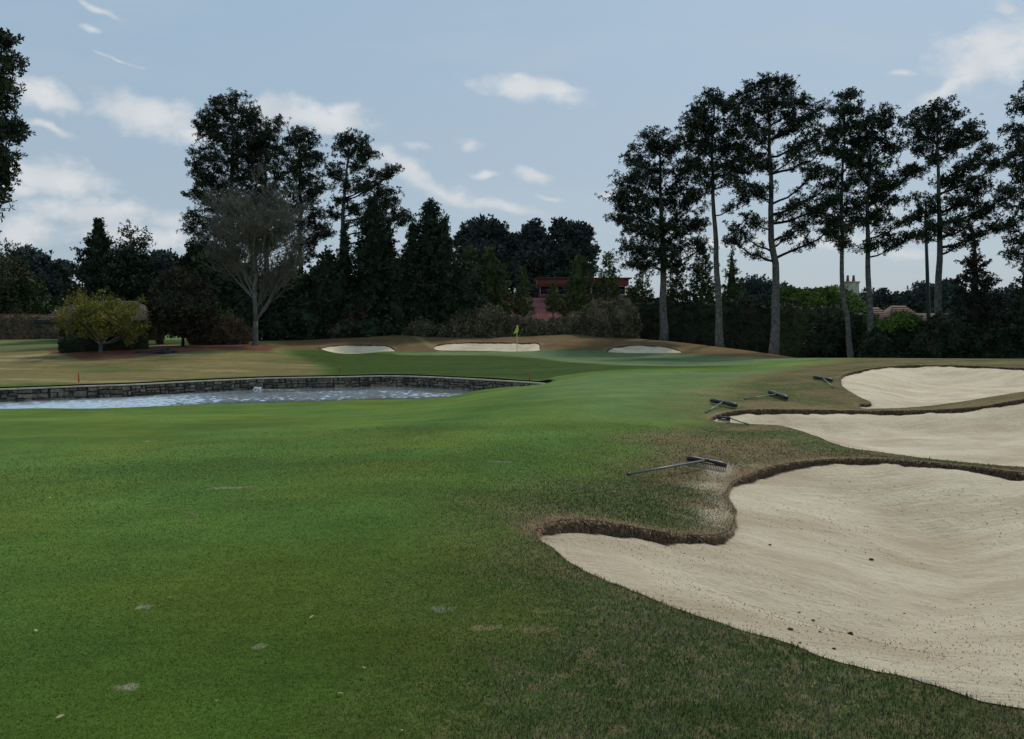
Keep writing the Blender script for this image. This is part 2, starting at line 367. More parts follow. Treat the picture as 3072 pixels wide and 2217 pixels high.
for name, px, depth, w, lipb, step in (('b1',B1,.50,3.2,.082,.05),('b2',B2,.42,2.2,.088,.10),('b3',B3,.60,3.0,.09,.15),('a1',A1,.40,1.6,.10,.2),('a2',A2,.40,1.8,.10,.2),('a3',A3,.40,1.6,.10,.2)):
    w3 = hit(px)
    sm = catmull(w3[:,:2], 10); sm = resample(sm, step)
    area = .5*np.sum(sm[:,0]*np.roll(sm[:,1],-1)-np.roll(sm[:,0],-1)*sm[:,1])
    if area < 0: sm = sm[::-1]
    tn = np.roll(sm,-1,0)-np.roll(sm,1,0); tn /= np.linalg.norm(tn,axis=1)[:,None]+1e-9
    nrm = np.stack([tn[:,1], -tn[:,0]], 1)     # outward
    jit = (fbm(sm[:,0]*2.2, sm[:,1]*2.2, 3)*.05 + fbm(sm[:,0]*14, sm[:,1]*14, 2)*.012) * (1 if name[0]=='b' else 2)
    sm = sm + nrm*jit[:,None]
    view = sm/np.linalg.norm(sm,axis=1)[:,None]
    back = sstep(-.35, .35, (nrm*view).sum(1))   # 1 where the lip faces the camera
    ker = np.ones(9)/9; back = np.convolve(np.concatenate([back[-8:], back, back[:8]]), ker, 'same')[8:-8]
    lip = .045 + (lipb-.03)*back*np.clip(1+1.7*fbm(sm[:,0]*.9, sm[:,1]*.9, 4)+.5*fbm(sm[:,0]*7, sm[:,1]*7, 2), .12, 2.1)
    BUNK.append(dict(name=name, poly=sm, nrm=nrm, back=back, lip=lip, depth=depth, w=w))
def sand_z(B, x, y, d, idx):
    ins = np.maximum(-d, 0); lip = B['lip'][idx]
    base = T(x, y) - .04 - (lip-.04)*np.exp(-ins/.7) - B['depth']*sstep(0, B['w'], ins)
    base = base + fbm(x*1.1, y*1.1, 4)*.05*sstep(0,1,ins) + fbm(x*6, y*6, 3)*.010
    return base

# ------------------------------------------------------------------ ground mesh (fine in front, coarse all round)
th_f = np.arange(-.74, .7401, .0025)
th = np.concatenate([np.linspace(-math.pi, -.74, 44)[:-1], th_f, np.linspace(.74, math.pi, 44)[1:]])
rr = np.concatenate([np.linspace(.3, 2.4, 16)[:-1], np.exp(np.arange(math.log(2.4), math.log(96), .0055)), np.exp(np.linspace(math.log(96), math.log(3500), 60))])
TH, RR = np.meshgrid(th, rr); X = RR*np.sin(TH); Y = RR*np.cos(TH)
nr, nc = X.shape
Z = T(X, Y)
Z = Z + fbm(X*.35, Y*.35, 3)*.02*sstep(4, 14, RR)*(RR < 95)
P2 = np.stack([X.ravel(), Y.ravel()], 1); Zr = Z.ravel().copy()
I = np.arange(nr*nc).reshape(nr, nc)
quads = np.stack([I[:-1,:-1], I[:-1,1:], I[1:,1:], I[1:,:-1]], -1).reshape(-1, 4)
qc = P2[quads].mean(1)
pond_front = resample(catmull(wall_xy, 6, False), .3, False)
tn = np.gradient(pond_front, axis=0); tn /= np.linalg.norm(tn,axis=1)[:,None]; wn = np.stack([-tn[:,1], tn[:,0]], 1)   # away from water
pond_hole_far = pond_front + wn*.30
shore = [(wx(1600,39.9),39.9),(wx(1560,39.2),39.2),(wx(1500,38.6),38.6),(wx(1430,38.2),38.2),(wx(1350,37.2),37.2),(wx(1125,36.2),36.2),(wx(900,35.3),35.3),(wx(675,34.4),34.4),(wx(300,32.6),32.6),(wx(0,32.4),32.4),(wx(-900,28.5),28.5),(wx(-2200,23),23)]
shore = resample(catmull(shore, 6, False), .3, False)
pond_poly = np.vstack([pond_hole_far, shore])
keep = np.ones(len(quads), bool)
holes = [B['poly'] for B in BUNK] + [pond_poly]
for poly in holes:
    d, _ = sdf(qc[:,0], qc[:,1], poly, 1.0); rem = d < 0
    used_rem = np.zeros(len(P2), bool); used_rem[quads[rem & keep].ravel()] = True
    keep &= ~rem
    used_keep = np.zeros(len(P2), bool); used_keep[quads[keep].ravel()] = True
    bnd = used_rem & used_keep
    P2[bnd] = nearest_on(poly, P2[bnd]); Zr[bnd] = T(P2[bnd,0], P2[bnd,1])
quads = quads[keep]

# zones: (photo column, depth) -> ground polygon
def zp(L): return np.array([(wx(s, D), D) for s, D in L])
tanL = zp([(-2500,30),(-900,32.3),(0,36.8),(400,39.6),(800,44),(950,44.8),(985,48),(950,51),(890,55),(850,60),(870,66),(880,72),(640,95),(-2500,95)])
mulch = zp([(130,63.5),(165,58),(200,55.5),(256,53),(385,54),(534,57.5),(641,60),(800,61),(840,66),(770,69.5),(660,67),(556,64.5),(427,62.5),(308,61.5)])
mound = zp([(850,64),(960,65.5),(1100,67),(1188,67.6),(1536,67.9),(1937,66.8),(2100,63),(2300,56),(2480,50.2),(2560,47.5),(2700,62),(2400,95),(900,95),(840,74)])
putt = zp([(1170,67.5),(1536,67.8),(1937,66.6),(2100,62.8),(2300,55.5),(2480,49.5),(2440,47.5),(2300,46.3),(2000,46),(1860,48.8),(1713,53.5),(1621,58.5),(1400,63.5),(1188,66)])
appr = zp([(950,44.5),(1164,46),(1295,45),(1429,43.3),(1560,41.3),(1650,41.3),(1780,41.5),(1950,42),(2150,42.5),(2300,45),(2000,46.5),(1860,49),(1713,53.5),(1621,58.5),(1400,64),(1188,67.6),(960,65.5),(860,63),(890,55),(960,50)])
rough = zp([(2560,47.5),(2400,41.5),(2300,35.5),(2200,30),(2120,25),(2090,21.5),(2110,18.5),(2080,16.5),(2000,15),(1900,12.6),(1800,10.2),(1690,8.2),(1600,7.2),(1560,6.4),(1620,5.6),(1560,4.9),(1400,4.2),(1230,3.4),(1150,2.6),(1100,1),(5000,1),(5000,60),(2700,60)])
splash = zp([(2150,12.4),(2240,12.5),(2215,11.6),(2190,10.3),(2225,9.0),(2215,8.0),(2150,7.9),(2120,8.5),(2150,9.6),(2120,10.8)])
brightf = zp([(1650,41),(1700,39),(1950,39),(2250,39),(2380,40.5),(2250,33),(2150,27),(2060,22),(1900,19),(1700,22),(1600,30)])
def soft(x, y, poly, feather, warp=1.0, wf=.5):
    d, _ = sdf(x, y, poly, 8.0)
    r = np.hypot(x, y); d = d + fbm(x*wf, y*wf, 4)*warp
    return sstep(feather, -feather, d)
def zone_color(x, y):
    r = np.hypot(x, y); n0 = x.size
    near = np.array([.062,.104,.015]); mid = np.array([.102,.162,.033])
    k = sstep(2.5, 13, y-.25*x+1.2*fbm(x*.3, y*.3, 3))[:,None]; c = near*(1-k)+mid*k  # near turf darker than mid, partly lighting and view angle put into colour
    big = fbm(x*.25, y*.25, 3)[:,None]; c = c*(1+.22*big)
    # mowing grain, long soft bands running toward the green
    c = c*(1+.07*np.sin((x*.93-y*.25)*1.15+fbm(x*.2,y*.2,2)*3))[:,None]
    yl = fbm(x*.6+9, y*.6, 3); c = c*np.stack([1+.25*yl, 1+.02*yl, 1-.1*yl], 1)
    al = np.zeros(n0)
    def put(mask, col, alpha=None):
        nonlocal c, al
        c = c*(1-mask[:,None]) + np.asarray(col)*mask[:,None]
        if alpha is not None: al = al*(1-mask)+alpha*mask
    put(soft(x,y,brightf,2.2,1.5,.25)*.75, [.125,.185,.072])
    put(soft(x,y,appr,1.0,.8,.3), [.046,.078,.018])
    rg = fbm(x*.5+3, y*.5, 4)
    t = fbm(x*.13, y*.30, 3)
    tc = np.array([.185,.150,.062])*(1-.0)+np.zeros((n0,3)); g = (sstep(.0,.5,t)*.8)[:,None]; tc = tc*(1-g)+np.array([.10,.115,.038])*g
    streak = sstep(.15,.5,fbm(x*.12+5, y*.8, 3))[:,None]; tc = tc*(1-streak)+np.array([.29,.23,.11])*streak
    dwl, _ = sdf(x, y, pond_poly, 6.0); g = (sstep(1.3,.3,dwl)*sstep(-.3,.3,fbm(x*.2,y*.2,2)))[:,None]; tc = tc*(1-g)+np.array([.07,.115,.022])*g
    put(soft(x,y,tanL,1.3,1.6,.3), tc, .25)
    far = sstep(66,74,y)*sstep(-20,-32,x); put(far*.7, [.10,.15,.05])
    put(soft(x,y,mulch,.25,.5,.8), [.135,.064,.042], .0)
    mc = np.array([.150,.098,.048])*(1+.2*rg)[:,None]
    pl = np.abs(x-(-12.6+(76-y)*-.0 + (70-y)*-.42)) ; 
    path = sstep(.5,.15,np.abs((x+9.5)-(76.5-y)*.42))*sstep(64,69,y)*sstep(78,76,y); mc = mc*(1-path[:,None]*.6)+np.array([.26,.22,.11])*path[:,None]*.6
    put(soft(x,y,mound,.5,.7,.5), mc, .12)
    put(soft(x,y,putt,.4,.3,.3), np.array([.125,.175,.078])*(1+.07*np.sin(x*1.3+y*.6))[:,None])
    rc = np.array([.150,.115,.056])*np.ones((n0,3)); g = sstep(-.25,.35,fbm(x*.7, y*.7, 4)+.25*sstep(14,4,r))[:,None]
    rc = rc*(1-g)+np.array([.066,.088,.026])*g
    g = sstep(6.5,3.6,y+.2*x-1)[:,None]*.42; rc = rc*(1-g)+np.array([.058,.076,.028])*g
    rm = soft(x,y,rough,.9,1.0,.55)*np.where(r < 9, .92, 1)
    put(rm, rc, .75)
    edge = sstep(1.6,.2,np.abs(sdf(x,y,rough,8.)[0]-.2))*sstep(18,24,r)*.5; put(edge, [.17,.17,.07])
    put(soft(x,y,splash,.34,.45,2.)*.95, [.44,.37,.26], .3)
    for B in BUNK:
        d, idx = sdf(x, y, B['poly'], .9); bk = B['back'][idx]
        wd = .16 if B['name'][0] == 'b' else .3
        put(np.where(d > 0, sstep(wd*(1+bk*1.2), .02, d), 0)*bk*.85, [.24,.165,.095], .3)
        put(np.where(d > 0, sstep(.10, .0, d), 0)*(1-bk)*.4, [.10,.095,.035])
    for sx, sy, a_, b_, col in DIV:
        p = DIVP[(sx, sy)]; q = ((x-p[0])/a_/.8)**2+((y-p[1])/b_/.8)**2
        put(sstep(1.3,.4,q+fbm(x*30,y*30,3)*1.6)*.75, col)
    return np.concatenate([c, al[:,None]], 1)
TAN = [.27,.25,.17]; BRN = [.10,.075,.045]
DIV = [(690,1462,.28,.10,TAN),(375,2064,.06,.05,TAN),(435,1820,.06,.04,TAN),(720,1502,.15,.05,BRN),(575,1545,.10,.06,[.14,.10,.08]),(775,1940,.05,.035,[.2,.2,.12]),(1450,1884,.10,.045,[.24,.19,.10]),(1330,1828,.09,.05,[.20,.21,.13]),(1500,1385,.25,.08,TAN),(815,1308,.12,.09,TAN),(445,1324,.14,.10,TAN),(520,1268,.3,.1,TAN),(1620,1890,.12,.05,[.20,.16,.08])]
DIVP = {(s, t): gp(s, t) for s, t, *_ in DIV}
used = np.unique(quads); remap = -np.ones(len(P2), int); remap[used] = np.arange(len(used))
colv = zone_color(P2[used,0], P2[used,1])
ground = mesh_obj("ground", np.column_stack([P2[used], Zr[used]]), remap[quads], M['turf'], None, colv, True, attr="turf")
tag(ground, kind='structure')

# sand + lips
bname = {'b1':'front bunker','b2':'middle bunker','b3':'far right bunker','a1':'left mound bunker','a2':'centre mound bunker','a3':'right mound bunker'}
Pg = np.stack([X.ravel(), Y.ravel()], 1)
quads_all = np.stack([I[:-1,:-1], I[:-1,1:], I[1:,1:], I[1:,:-1]], -1).reshape(-1, 4)
for B in BUNK:
    d, idx = sdf(Pg[:,0], Pg[:,1], B['poly'], .5)
    cell = np.hypot(Pg[:,0], Pg[:,1])*.006
    inv = d < cell*1.0+.02
    qk = quads_all[inv[quads_all].all(1)]
    us = np.unique(qk); rm_ = -np.ones(len(Pg), int); rm_[us] = np.arange(len(us))
    x, y = Pg[us,0], Pg[us,1]; z = sand_z(B, x, y, d[us], idx[us])
    ins = np.maximum(-d[us], 0)
    t3 = np.ones((len(us), 3))
    so = mesh_obj("sand", np.column_stack([x, y, z]), rm_[qk], M['sand'], None, t3, True)
    tag(so, 'pale sand of the '+bname[B['name']], kind='structure')
    # lip ribbon
    poly, nrm = B['poly'], B['nrm']; npt = len(poly)
    zt = T(poly[:,0], poly[:,1])
    rows = []
    for k, t_ in enumerate((-.02, 0, .3, .65, 1.0)):
        off = (-.02*0 if k else .012) - t_*.015 + (fbm(poly[:,0]*30+k*7, poly[:,1]*30, 2)*.02 if k > 1 else 0)*1.0
        q = poly + nrm*(np.asarray(off)*np.ones(npt))[:,None]
        dd = np.zeros(npt); sz = sand_z(B, q[:,0], q[:,1], dd-.0, np.arange(npt)) - .03
        z = zt + .004 if k == 0 else (zt*(1-t_) + sz*t_)
        rows.append(np.column_stack([q, z]))
    V = np.concatenate(rows); F = []
    ii = np.arange(npt); jj = (ii+1) % npt
    F = np.concatenate([np.stack([k*npt+ii, k*npt+jj, (k+1)*npt+jj, (k+1)*npt+ii], 1) for k in range(4)])
    lipo = mesh_obj("bunker_lip", V, F, M['soil'], None, np.ones(len(V))*(.9), False)
    lipo.parent = so
    if B['name'][0] == 'b':
        L_ = np.linalg.norm(np.roll(poly,-1,0)-poly, axis=1); rp = np.hypot(poly[:,0], poly[:,1]); wgt = L_*(B['back']*.9+.1)/rp**.7; vis = np.abs(np.arctan2(poly[:,0],poly[:,1])) < .62; wgt = wgt*vis
        nf = 9000 if B['name'] == 'b1' else 5000
        k_ = RNG.choice(npt, nf, p=wgt/wgt.sum()); q = poly[k_]+(np.roll(poly,-1,0)-poly)[k_]*RNG.random((nf,1)); t_ = RNG.random(nf)**1.4
        nz = nrm[k_]; hgt = zt[k_]-B['lip'][k_]*t_*.9; b0 = np.column_stack([q-nz*(.004+.012*t_)[:,None], hgt]); rr_ = np.hypot(q[:,0], q[:,1])
        dr = np.column_stack([-nz*RNG.uniform(.1,1.,(nf,1))+RNG.normal(size=(nf,2))*.35, RNG.uniform(-.9,.6,nf)]); ln_ = RNG.uniform(.010,.027,nf)*(1+.04*rr_); ww = .0016+.0005*rr_*RNG.uniform(.6,1.2,nf)
        e_ = np.column_stack([-nz[:,1], nz[:,0], 0*ww])*ww[:,None]; V = np.stack([b0-e_, b0+e_, b0+dr*ln_[:,None]], 1).reshape(-1,3)
        cc = np.array([.25,.17,.10])*(RNG.uniform(.4,1.7,(nf,1))); pale = RNG.random(nf) < .3*(1-t_); cc[pale] = np.array([.30,.235,.14])*RNG.uniform(.6,1.2,(pale.sum(),1)); C = np.ones((nf*3,4)); C[:,:3] = np.repeat(cc,3,0)
        fo = mesh_obj("lip_fringe", V, np.arange(nf*3).reshape(-1,3), M['blade'], so, C, attr="turf"); fo["kind"] = "stuff"

# ------------------------------------------------------------------ grass blades (stuff)
def blades(name, label, n, r0, r1, tmax, hfun, edge_only=None):
    u = RNG.random(n); thb = RNG.uniform(-tmax, tmax, n); r = np.exp(np.log(r0)+u*(np.log(r1)-np.log(r0)))
    x, y = r*np.sin(thb), r*np.cos(thb); m = np.ones(n, bool); e = np.zeros(n)
    for B in BUNK[:2]:
        d, _ = sdf(x, y, B['poly'], .3); m &= (d > .004) & (RNG.random(n) > sstep(10, 22, r)); e = np.maximum(e, sstep(.06,.0,d)*(d > 0))
    x, y, r, e = x[m], y[m], r[m], e[m]; n = len(x); z = T(x, y) + fbm(x*.35, y*.35, 3)*.02*sstep(4,14,r)
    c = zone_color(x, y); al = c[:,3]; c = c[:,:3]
    h = hfun(al, r)*(RNG.uniform(.5,1.3,n))*(1+.5*e); w = np.maximum(.0016, .00055*r)*RNG.uniform(.7,1.4,n)
    ang = RNG.uniform(0, 2*math.pi, n); lean = RNG.uniform(0, 1.1, n); la = RNG.uniform(0, 2*math.pi, n)
    base = np.stack([x, y, z-.002], 1); pw = np.stack([np.cos(ang), np.sin(ang), 0*ang], 1)*w[:,None]
    tip = base + np.stack([np.cos(la)*np.sin(lean), np.sin(la)*np.sin(lean), np.cos(lean)], 1)*h[:,None]
    V = np.stack([base-pw, base+pw, tip], 1).reshape(-1, 3)
    st = (RNG.random(n) < (.04+.62*al)*sstep(-.2,.35,fbm(x*3,y*3,3)+.1))
    br = RNG.uniform(.5, 1.75, n)[:,None]*np.array([1.12,1.12,1.05]); c = c*br
    c[st] = np.array([.30,.255,.15])*RNG.uniform(.5,1.2,(st.sum(),1))
    C = np.ones((n*3, 4)); C[:,:3] = np.repeat(c, 3, 0)
    o = mesh_obj(name, V, np.arange(n*3).reshape(-1,3), M['blade'], None, C, False, attr="turf")
    tag(o, label, 'grass', kind='stuff'); return o
blades("grass", "short green and straw coloured turf blades covering the near ground", 640000, 2.5, 22, .66, lambda al, r: .007+.018*al+.0005*r)
# ------------------------------------------------------------------ vegetation generators
def leaf_tris(C, size, k, rng, up=.25, wid=.38, flat=1.0, core=.0):
    """k little faces sprayed out of every centre"""
    C = np.asarray(C); m_ = len(C); size = np.broadcast_to(size, (m_,))
    d = rng.normal(size=(m_, k, 3)); d[...,2] = d[...,2]*flat + up; d /= np.linalg.norm(d, axis=2)[...,None]
    e = np.cross(d, rng.normal(size=(m_, k, 3))); e /= np.linalg.norm(e, axis=2)[...,None]+1e-9
    s = (size[:,None]*rng.uniform(.6,1.25,(m_,k)))[...,None]; c = C[:,None,:] + d*s*core
    a = c - e*s*wid*.35; b = c + d*s*.75 + e*s*wid; f = c + d*s - e*s*wid*.6
    V = np.stack([a, b, f], 2).reshape(-1, 3)
    t = np.repeat((rng.uniform(.6,1.45,(m_,1))*rng.uniform(.8,1.2,(m_,k))).ravel(), 3)
    return V, t
def tri_part(name, Vs, ts, mat, parent):
    V = np.concatenate(Vs); t = np.concatenate(ts); return part(name, V, np.arange(len(V)).reshape(-1,3), mat, parent, t)
def bez(p0, p1, p2, n=6):
    t = np.linspace(0, 1, n)[:,None]; return (1-t)**2*p0 + 2*t*(1-t)*p1 + t*t*p2
def ball(rng, n, pw=2.4):
    d = rng.normal(size=(n,3)); d /= np.linalg.norm(d,axis=1)[:,None]; return d*rng.random(n)[:,None]**(1/pw)
def base_z(p): return np.array([p[0], p[1], float(T(p[0], p[1]))])

def pine(name, label, group, D, trunk, rad, pads, seed, dens=1.0, tuft=.25, mat='needle', bark='bark', limb_r=.10, spread=.75, cat='tree', lowbark=True, k=15):
    """tall pine: trunk polyline in photo directions, foliage pads (cx, cy, rx, ry) hung on limbs"""
    r = np.random.default_rng(seed); mpp = D/FS
    tp = [at(x, y, D) for x, y in trunk]; base = tp[0].copy(); gz = float(T(base[0], base[1])); 
    if base[2] > gz-.1: base = np.array([base[0], base[1], gz-.1])
    tp[0] = base; root = thing(name, label, cat, (base[0], base[1], gz), group)
    tp = np.array(tp); tp = catmull(tp, 5, False); Lz = (tp[:,2]-tp[0,2])/(tp[-1,2]-tp[0,2]+1e-9)
    tp[1:,0] += fbm(tp[1:,2]*.3+seed, tp[1:,2]*0+seed, 2)*.18; tp[1:,1] += fbm(tp[1:,2]*.3+seed+9, tp[1:,2]*0+2, 2)*.18
    tr = MB(); R0 = rad*mpp
    tr.tube(tp, [R0*(1-.86*l**1.1)*(1+.35*math.exp(-l*25)) for l in Lz], 8)
    tl_ = (np.array(tr.v)[:,2]-tp[0,2])/(tp[-1,2]-tp[0,2]); tr.t = list(1.3-.55*sstep(.15,.6,tl_))  # tint darkens upward: darker upper bark plus painted-in crown shade
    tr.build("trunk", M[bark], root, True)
    lm = MB(); CV = []; CS = []
    topz = tp[-1,2]; 
    for cx, cy, rx, ry in pads:
        c = at(cx, cy, D); i = np.argmin(abs(tp[:,2]-c[2])); axis_x = tp[i,0]
        lateral = c[0]-axis_x; hw = max(rx*mpp, .6)
        dy = r.uniform(-1,1)*spread*max(hw, abs(lateral)*.7); c = at(cx, cy, D+dy)
        drop = abs(lateral)*r.uniform(.15,.5)+hw*.35+ry*mpp*.5; z0 = np.clip(c[2]-drop, tp[0,2]+.35*(topz-tp[0,2]), topz-.3)
        zi = np.interp(z0, tp[:,2], np.arange(len(tp))); i0 = int(zi); p0 = tp[i0]+(tp[min(i0+1,len(tp)-1)]-tp[i0])*(zi-i0)
        length = np.linalg.norm(c-p0); mid = (p0+c)/2+np.array([0,0,-length*.08]) + (c-p0)*np.array([.15,.15,0])
        path = bez(p0, mid, c, 7); path[1:-1] += r.normal(size=(5,3))*length*.018
        lr = limb_r*.78*min(1.3, .4+length/6); lm.tube(path, list(np.linspace(lr, lr*.3, 7)), 5)
        area = math.pi*rx*ry*mpp*mpp; ns = max(6, int(area*3.4*dens))
        sub = ball(r, ns)*np.array([rx*mpp, max(rx*mpp*.8, .7), ry*mpp])+c
        for q in sub:
            j = path[r.integers(3, 7)]; mm = (j+q)/2+np.array([0,0,-.12*np.linalg.norm(q-j)])
            lm.tube(bez(j, mm, q, 4), [lr*.32, lr*.22, lr*.16, .012], 3, caps=False)
        nt_ = 9; tc = (sub[:,None,:]+r.normal(size=(ns,nt_,3))*np.array([.33,.33,.19])).reshape(-1,3)
        CV.append(tc); g_ = path[r.integers(2,7,int(3+length*1.6))]; CV.append((g_[:,None,:]+r.normal(size=(len(g_),6,3))*np.array([.34,.34,.2])).reshape(-1,3))
    lm.build("limb", M['limb'], root, True)
    C = np.concatenate(CV); V, t = leaf_tris(C, tuft*r.uniform(.8,1.25,len(C)), k, r, up=.4, wid=.19)
    tri_part("crown", [V], [t], M[mat], root)
    return root

def conifer(name, label, group, D, bx, by, top, hw, seed, mat='conifer', power=.85, dens=1.0, leaf=.42, low=.0, upsweep=.35, core=.62, tipx=0, bark='limb', cat='tree', trunk_r=.22, bare=0., k=8):
    """narrow evergreen with real branches; bx, by base; top row; hw half width in photo px"""
    r = np.random.default_rng(seed); hw *= 1.28 if power < .8 else 1.1; mpp = D/FS; b = at(bx, by, D); gz = float(T(b[0], b[1])); b[2] = min(b[2], gz); root = thing(name, label, cat, (b[0], b[1], b[2]), group)
    tipp = at(bx+tipx, top, D); H = tipp[2]-b[2]; W = hw*mpp
    ax = lambda t: b + (tipp-b)*t
    tr = MB(); tr.tube([ax(t)+np.array([r.normal()*.06, 0, 0])*(t > 0) for t in np.linspace(0, .97, 9)], list(np.linspace(trunk_r, .03, 9)), 7); nb = int(H*W*9*dens)+30; C = []; S = []; br = tr
    for i in range(nb):
        t = low+bare+(1-low-bare)*(r.random()**1.15)*.985; env = W*((1-(t-low)/(1-low))**power)*min(1, (t-low)*5+.55)
        env *= r.uniform(.72,1.12)*(1+.16*math.sin(t*37+seed)+.12*math.sin(t*91+seed*2)); a = r.uniform(0, 2*math.pi)
        p0 = ax(t); p1 = p0+np.array([math.cos(a)*env, math.sin(a)*env, env*upsweep*r.uniform(.5,1.5)])
        if i % 3 == 0: br.tube([p0, (p0+p1)/2-np.array([0,0,.05*env]), p1], [.04, .03, .012], 3, caps=False)
        m_ = max(2, int(env/leaf*1.9)); s = np.sqrt(r.uniform(.12, 1, m_))[:,None]
        C.append(p0+(p1-p0)*s+r.normal(size=(m_,3))*leaf*.28); S.append(leaf*(1.15-.5*s[:,0])*(1-.35*t))
    br.build("trunk", M[bark], root, True)
    C = np.concatenate(C); S = np.concatenate(S); V, t = leaf_tris(C, S, k, r, up=.45, wid=.36)
    Vs, ts = [V], [t]
    if core > 0:   # dense inner foliage
        n1 = 14; n2_ = 11; g = []
        for j in range(n1):
            t = low+bare+.02+(.93-low-bare)*j/(n1-1)
            for q in range(n2_):
                a = 2*math.pi*q/n2_; e = W*core*((1-(t-low)/(1-low))**power)*r.uniform(.75,1.1); p = ax(t); g.append(p+np.array([math.cos(a)*e, math.sin(a)*e, 0]))
        g = np.array(g).reshape(n1, n2_, 3); tri = []
        for j in range(n1-1):
            for q in range(n2_):
                q2 = (q+1) % n2_; tri += [g[j,q], g[j,q2], g[j+1,q2], g[j,q], g[j+1,q2], g[j+1,q]]
        Vs.append(np.array(tri)); ts.append(np.full(len(tri), .95))
    tri_part("crown", Vs, ts, M[mat], root)
    return root

def ico():
    import bmesh
    bm = bmesh.new(); bmesh.ops.create_icosphere(bm, subdivisions=3, radius=1); bm.verts.ensure_lookup_table()
    v = np.array([x.co[:] for x in bm.verts]); f = np.array([[q.index for q in p.verts] for p in bm.faces]); bm.free(); return v, f
ICOV, ICOF = ico()
def blob(name, label, group, cat, D, lobes, seed, mat, leaf=.3, dens=1.0, core=.86, trunk=None, bark='limb', trunk_r=.2, depth=.9, k=6, up=.2, spiky=0, flat=1.0, bottom=None, dz=0, tint=1.0):
    """crown or shrub made of lobes (cx, cy, rx, ry) with leaf-sized faces over a rough dark heart"""
    r = np.random.default_rng(seed); mpp = D/FS
    if trunk: b = at(trunk[0][0], trunk[0][1], D)
    else:
        cx = np.mean([l[0] for l in lobes]); by = max(l[1]+l[3] for l in lobes) if bottom is None else bottom; b = at(cx, by, D)
    gz = float(T(b[0], b[1])); b[2] = min(b[2], gz); root = thing(name, label, cat, tuple(b), group)
    if trunk:
        tp = [b]+[at(x, y, D) for x, y in trunk[1:]]; tr = MB(); tr.tube(tp, list(np.linspace(trunk_r, trunk_r*.5, len(tp))), 7)
        for cx, cy, rx, ry in lobes:
            c = at(cx, cy, D); j = tp[len(tp)//2]; tr.tube(bez(j, (j+c)/2+np.array([0,0,-.3]), c, 5), list(np.linspace(trunk_r*.5, .03, 5)), 5)
        tr.build("trunk", M[bark], root, True)
    Vs, ts = [], []; Cs = []
    for cx, cy, rx, ry in lobes:
        dy = r.uniform(-.5,.5)*rx*mpp*depth if len(lobes) > 1 else 0
        c = at(cx, cy, D+dy); R = np.array([rx*mpp, rx*mpp*depth, ry*mpp])
        if core > 0:
            nz = 1+.5*(vnoise(ICOV[:,0]*2.2+seed+cx, ICOV[:,1]*2.2+ICOV[:,2]*1.7+40))
            cv = ICOV*nz[:,None]*R*core+c; Vs.append(cv[ICOF].reshape(-1,3)); ts.append(np.repeat(r.uniform(.7,1.1,len(ICOF)), 3)*tint)
        A_ = 4*math.pi*((R[0]*R[2])**1.6/3+(R[1]*R[2])**1.6/3+(R[0]*R[1])**1.6/3)**(1/1.6)
        n_ = int(A_/(leaf*leaf)*1.5*dens)+12
        d = ICOV[r.integers(0, len(ICOV), n_)]+r.normal(size=(n_,3))*.12; d /= np.linalg.norm(d,axis=1)[:,None]
        nz = 1+.42*vnoise(d[:,0]*2.2+seed+cx, d[:,1]*2.2+d[:,2]*1.7+40)*1.1; rad = r.uniform(.72,1.04,n_)*nz
        if core == 0: rad = r.random(n_)**.45*1.02
        Cs.append(c+d*R*rad[:,None])
    C = np.concatenate(Cs); V, t = leaf_tris(C, leaf*r.uniform(.7,1.3,len(C)), k, r, up=up, wid=.36, flat=flat)
    Vs.append(V); ts.append(t*tint)
    if spiky:
        sp = MB(); idx_ = r.choice(len(C), int(len(C)*spiky))
        for q in C[idx_]: 
            d = (q-b); d /= np.linalg.norm(d)+1e-6; d = d*.5+np.array([0,0,.9])+r.normal(size=3)*.25; l = r.uniform(.25,.8)
            e = np.cross(d, r.normal(size=3)); e /= np.linalg.norm(e); Vs.append(np.array([q-e*.02, q+e*.02, q+d*l])); ts.append(np.full(3, r.uniform(.7,1.5)))
    tri_part("crown" if trunk else "foliage", Vs, ts, M[mat], root)
    return root

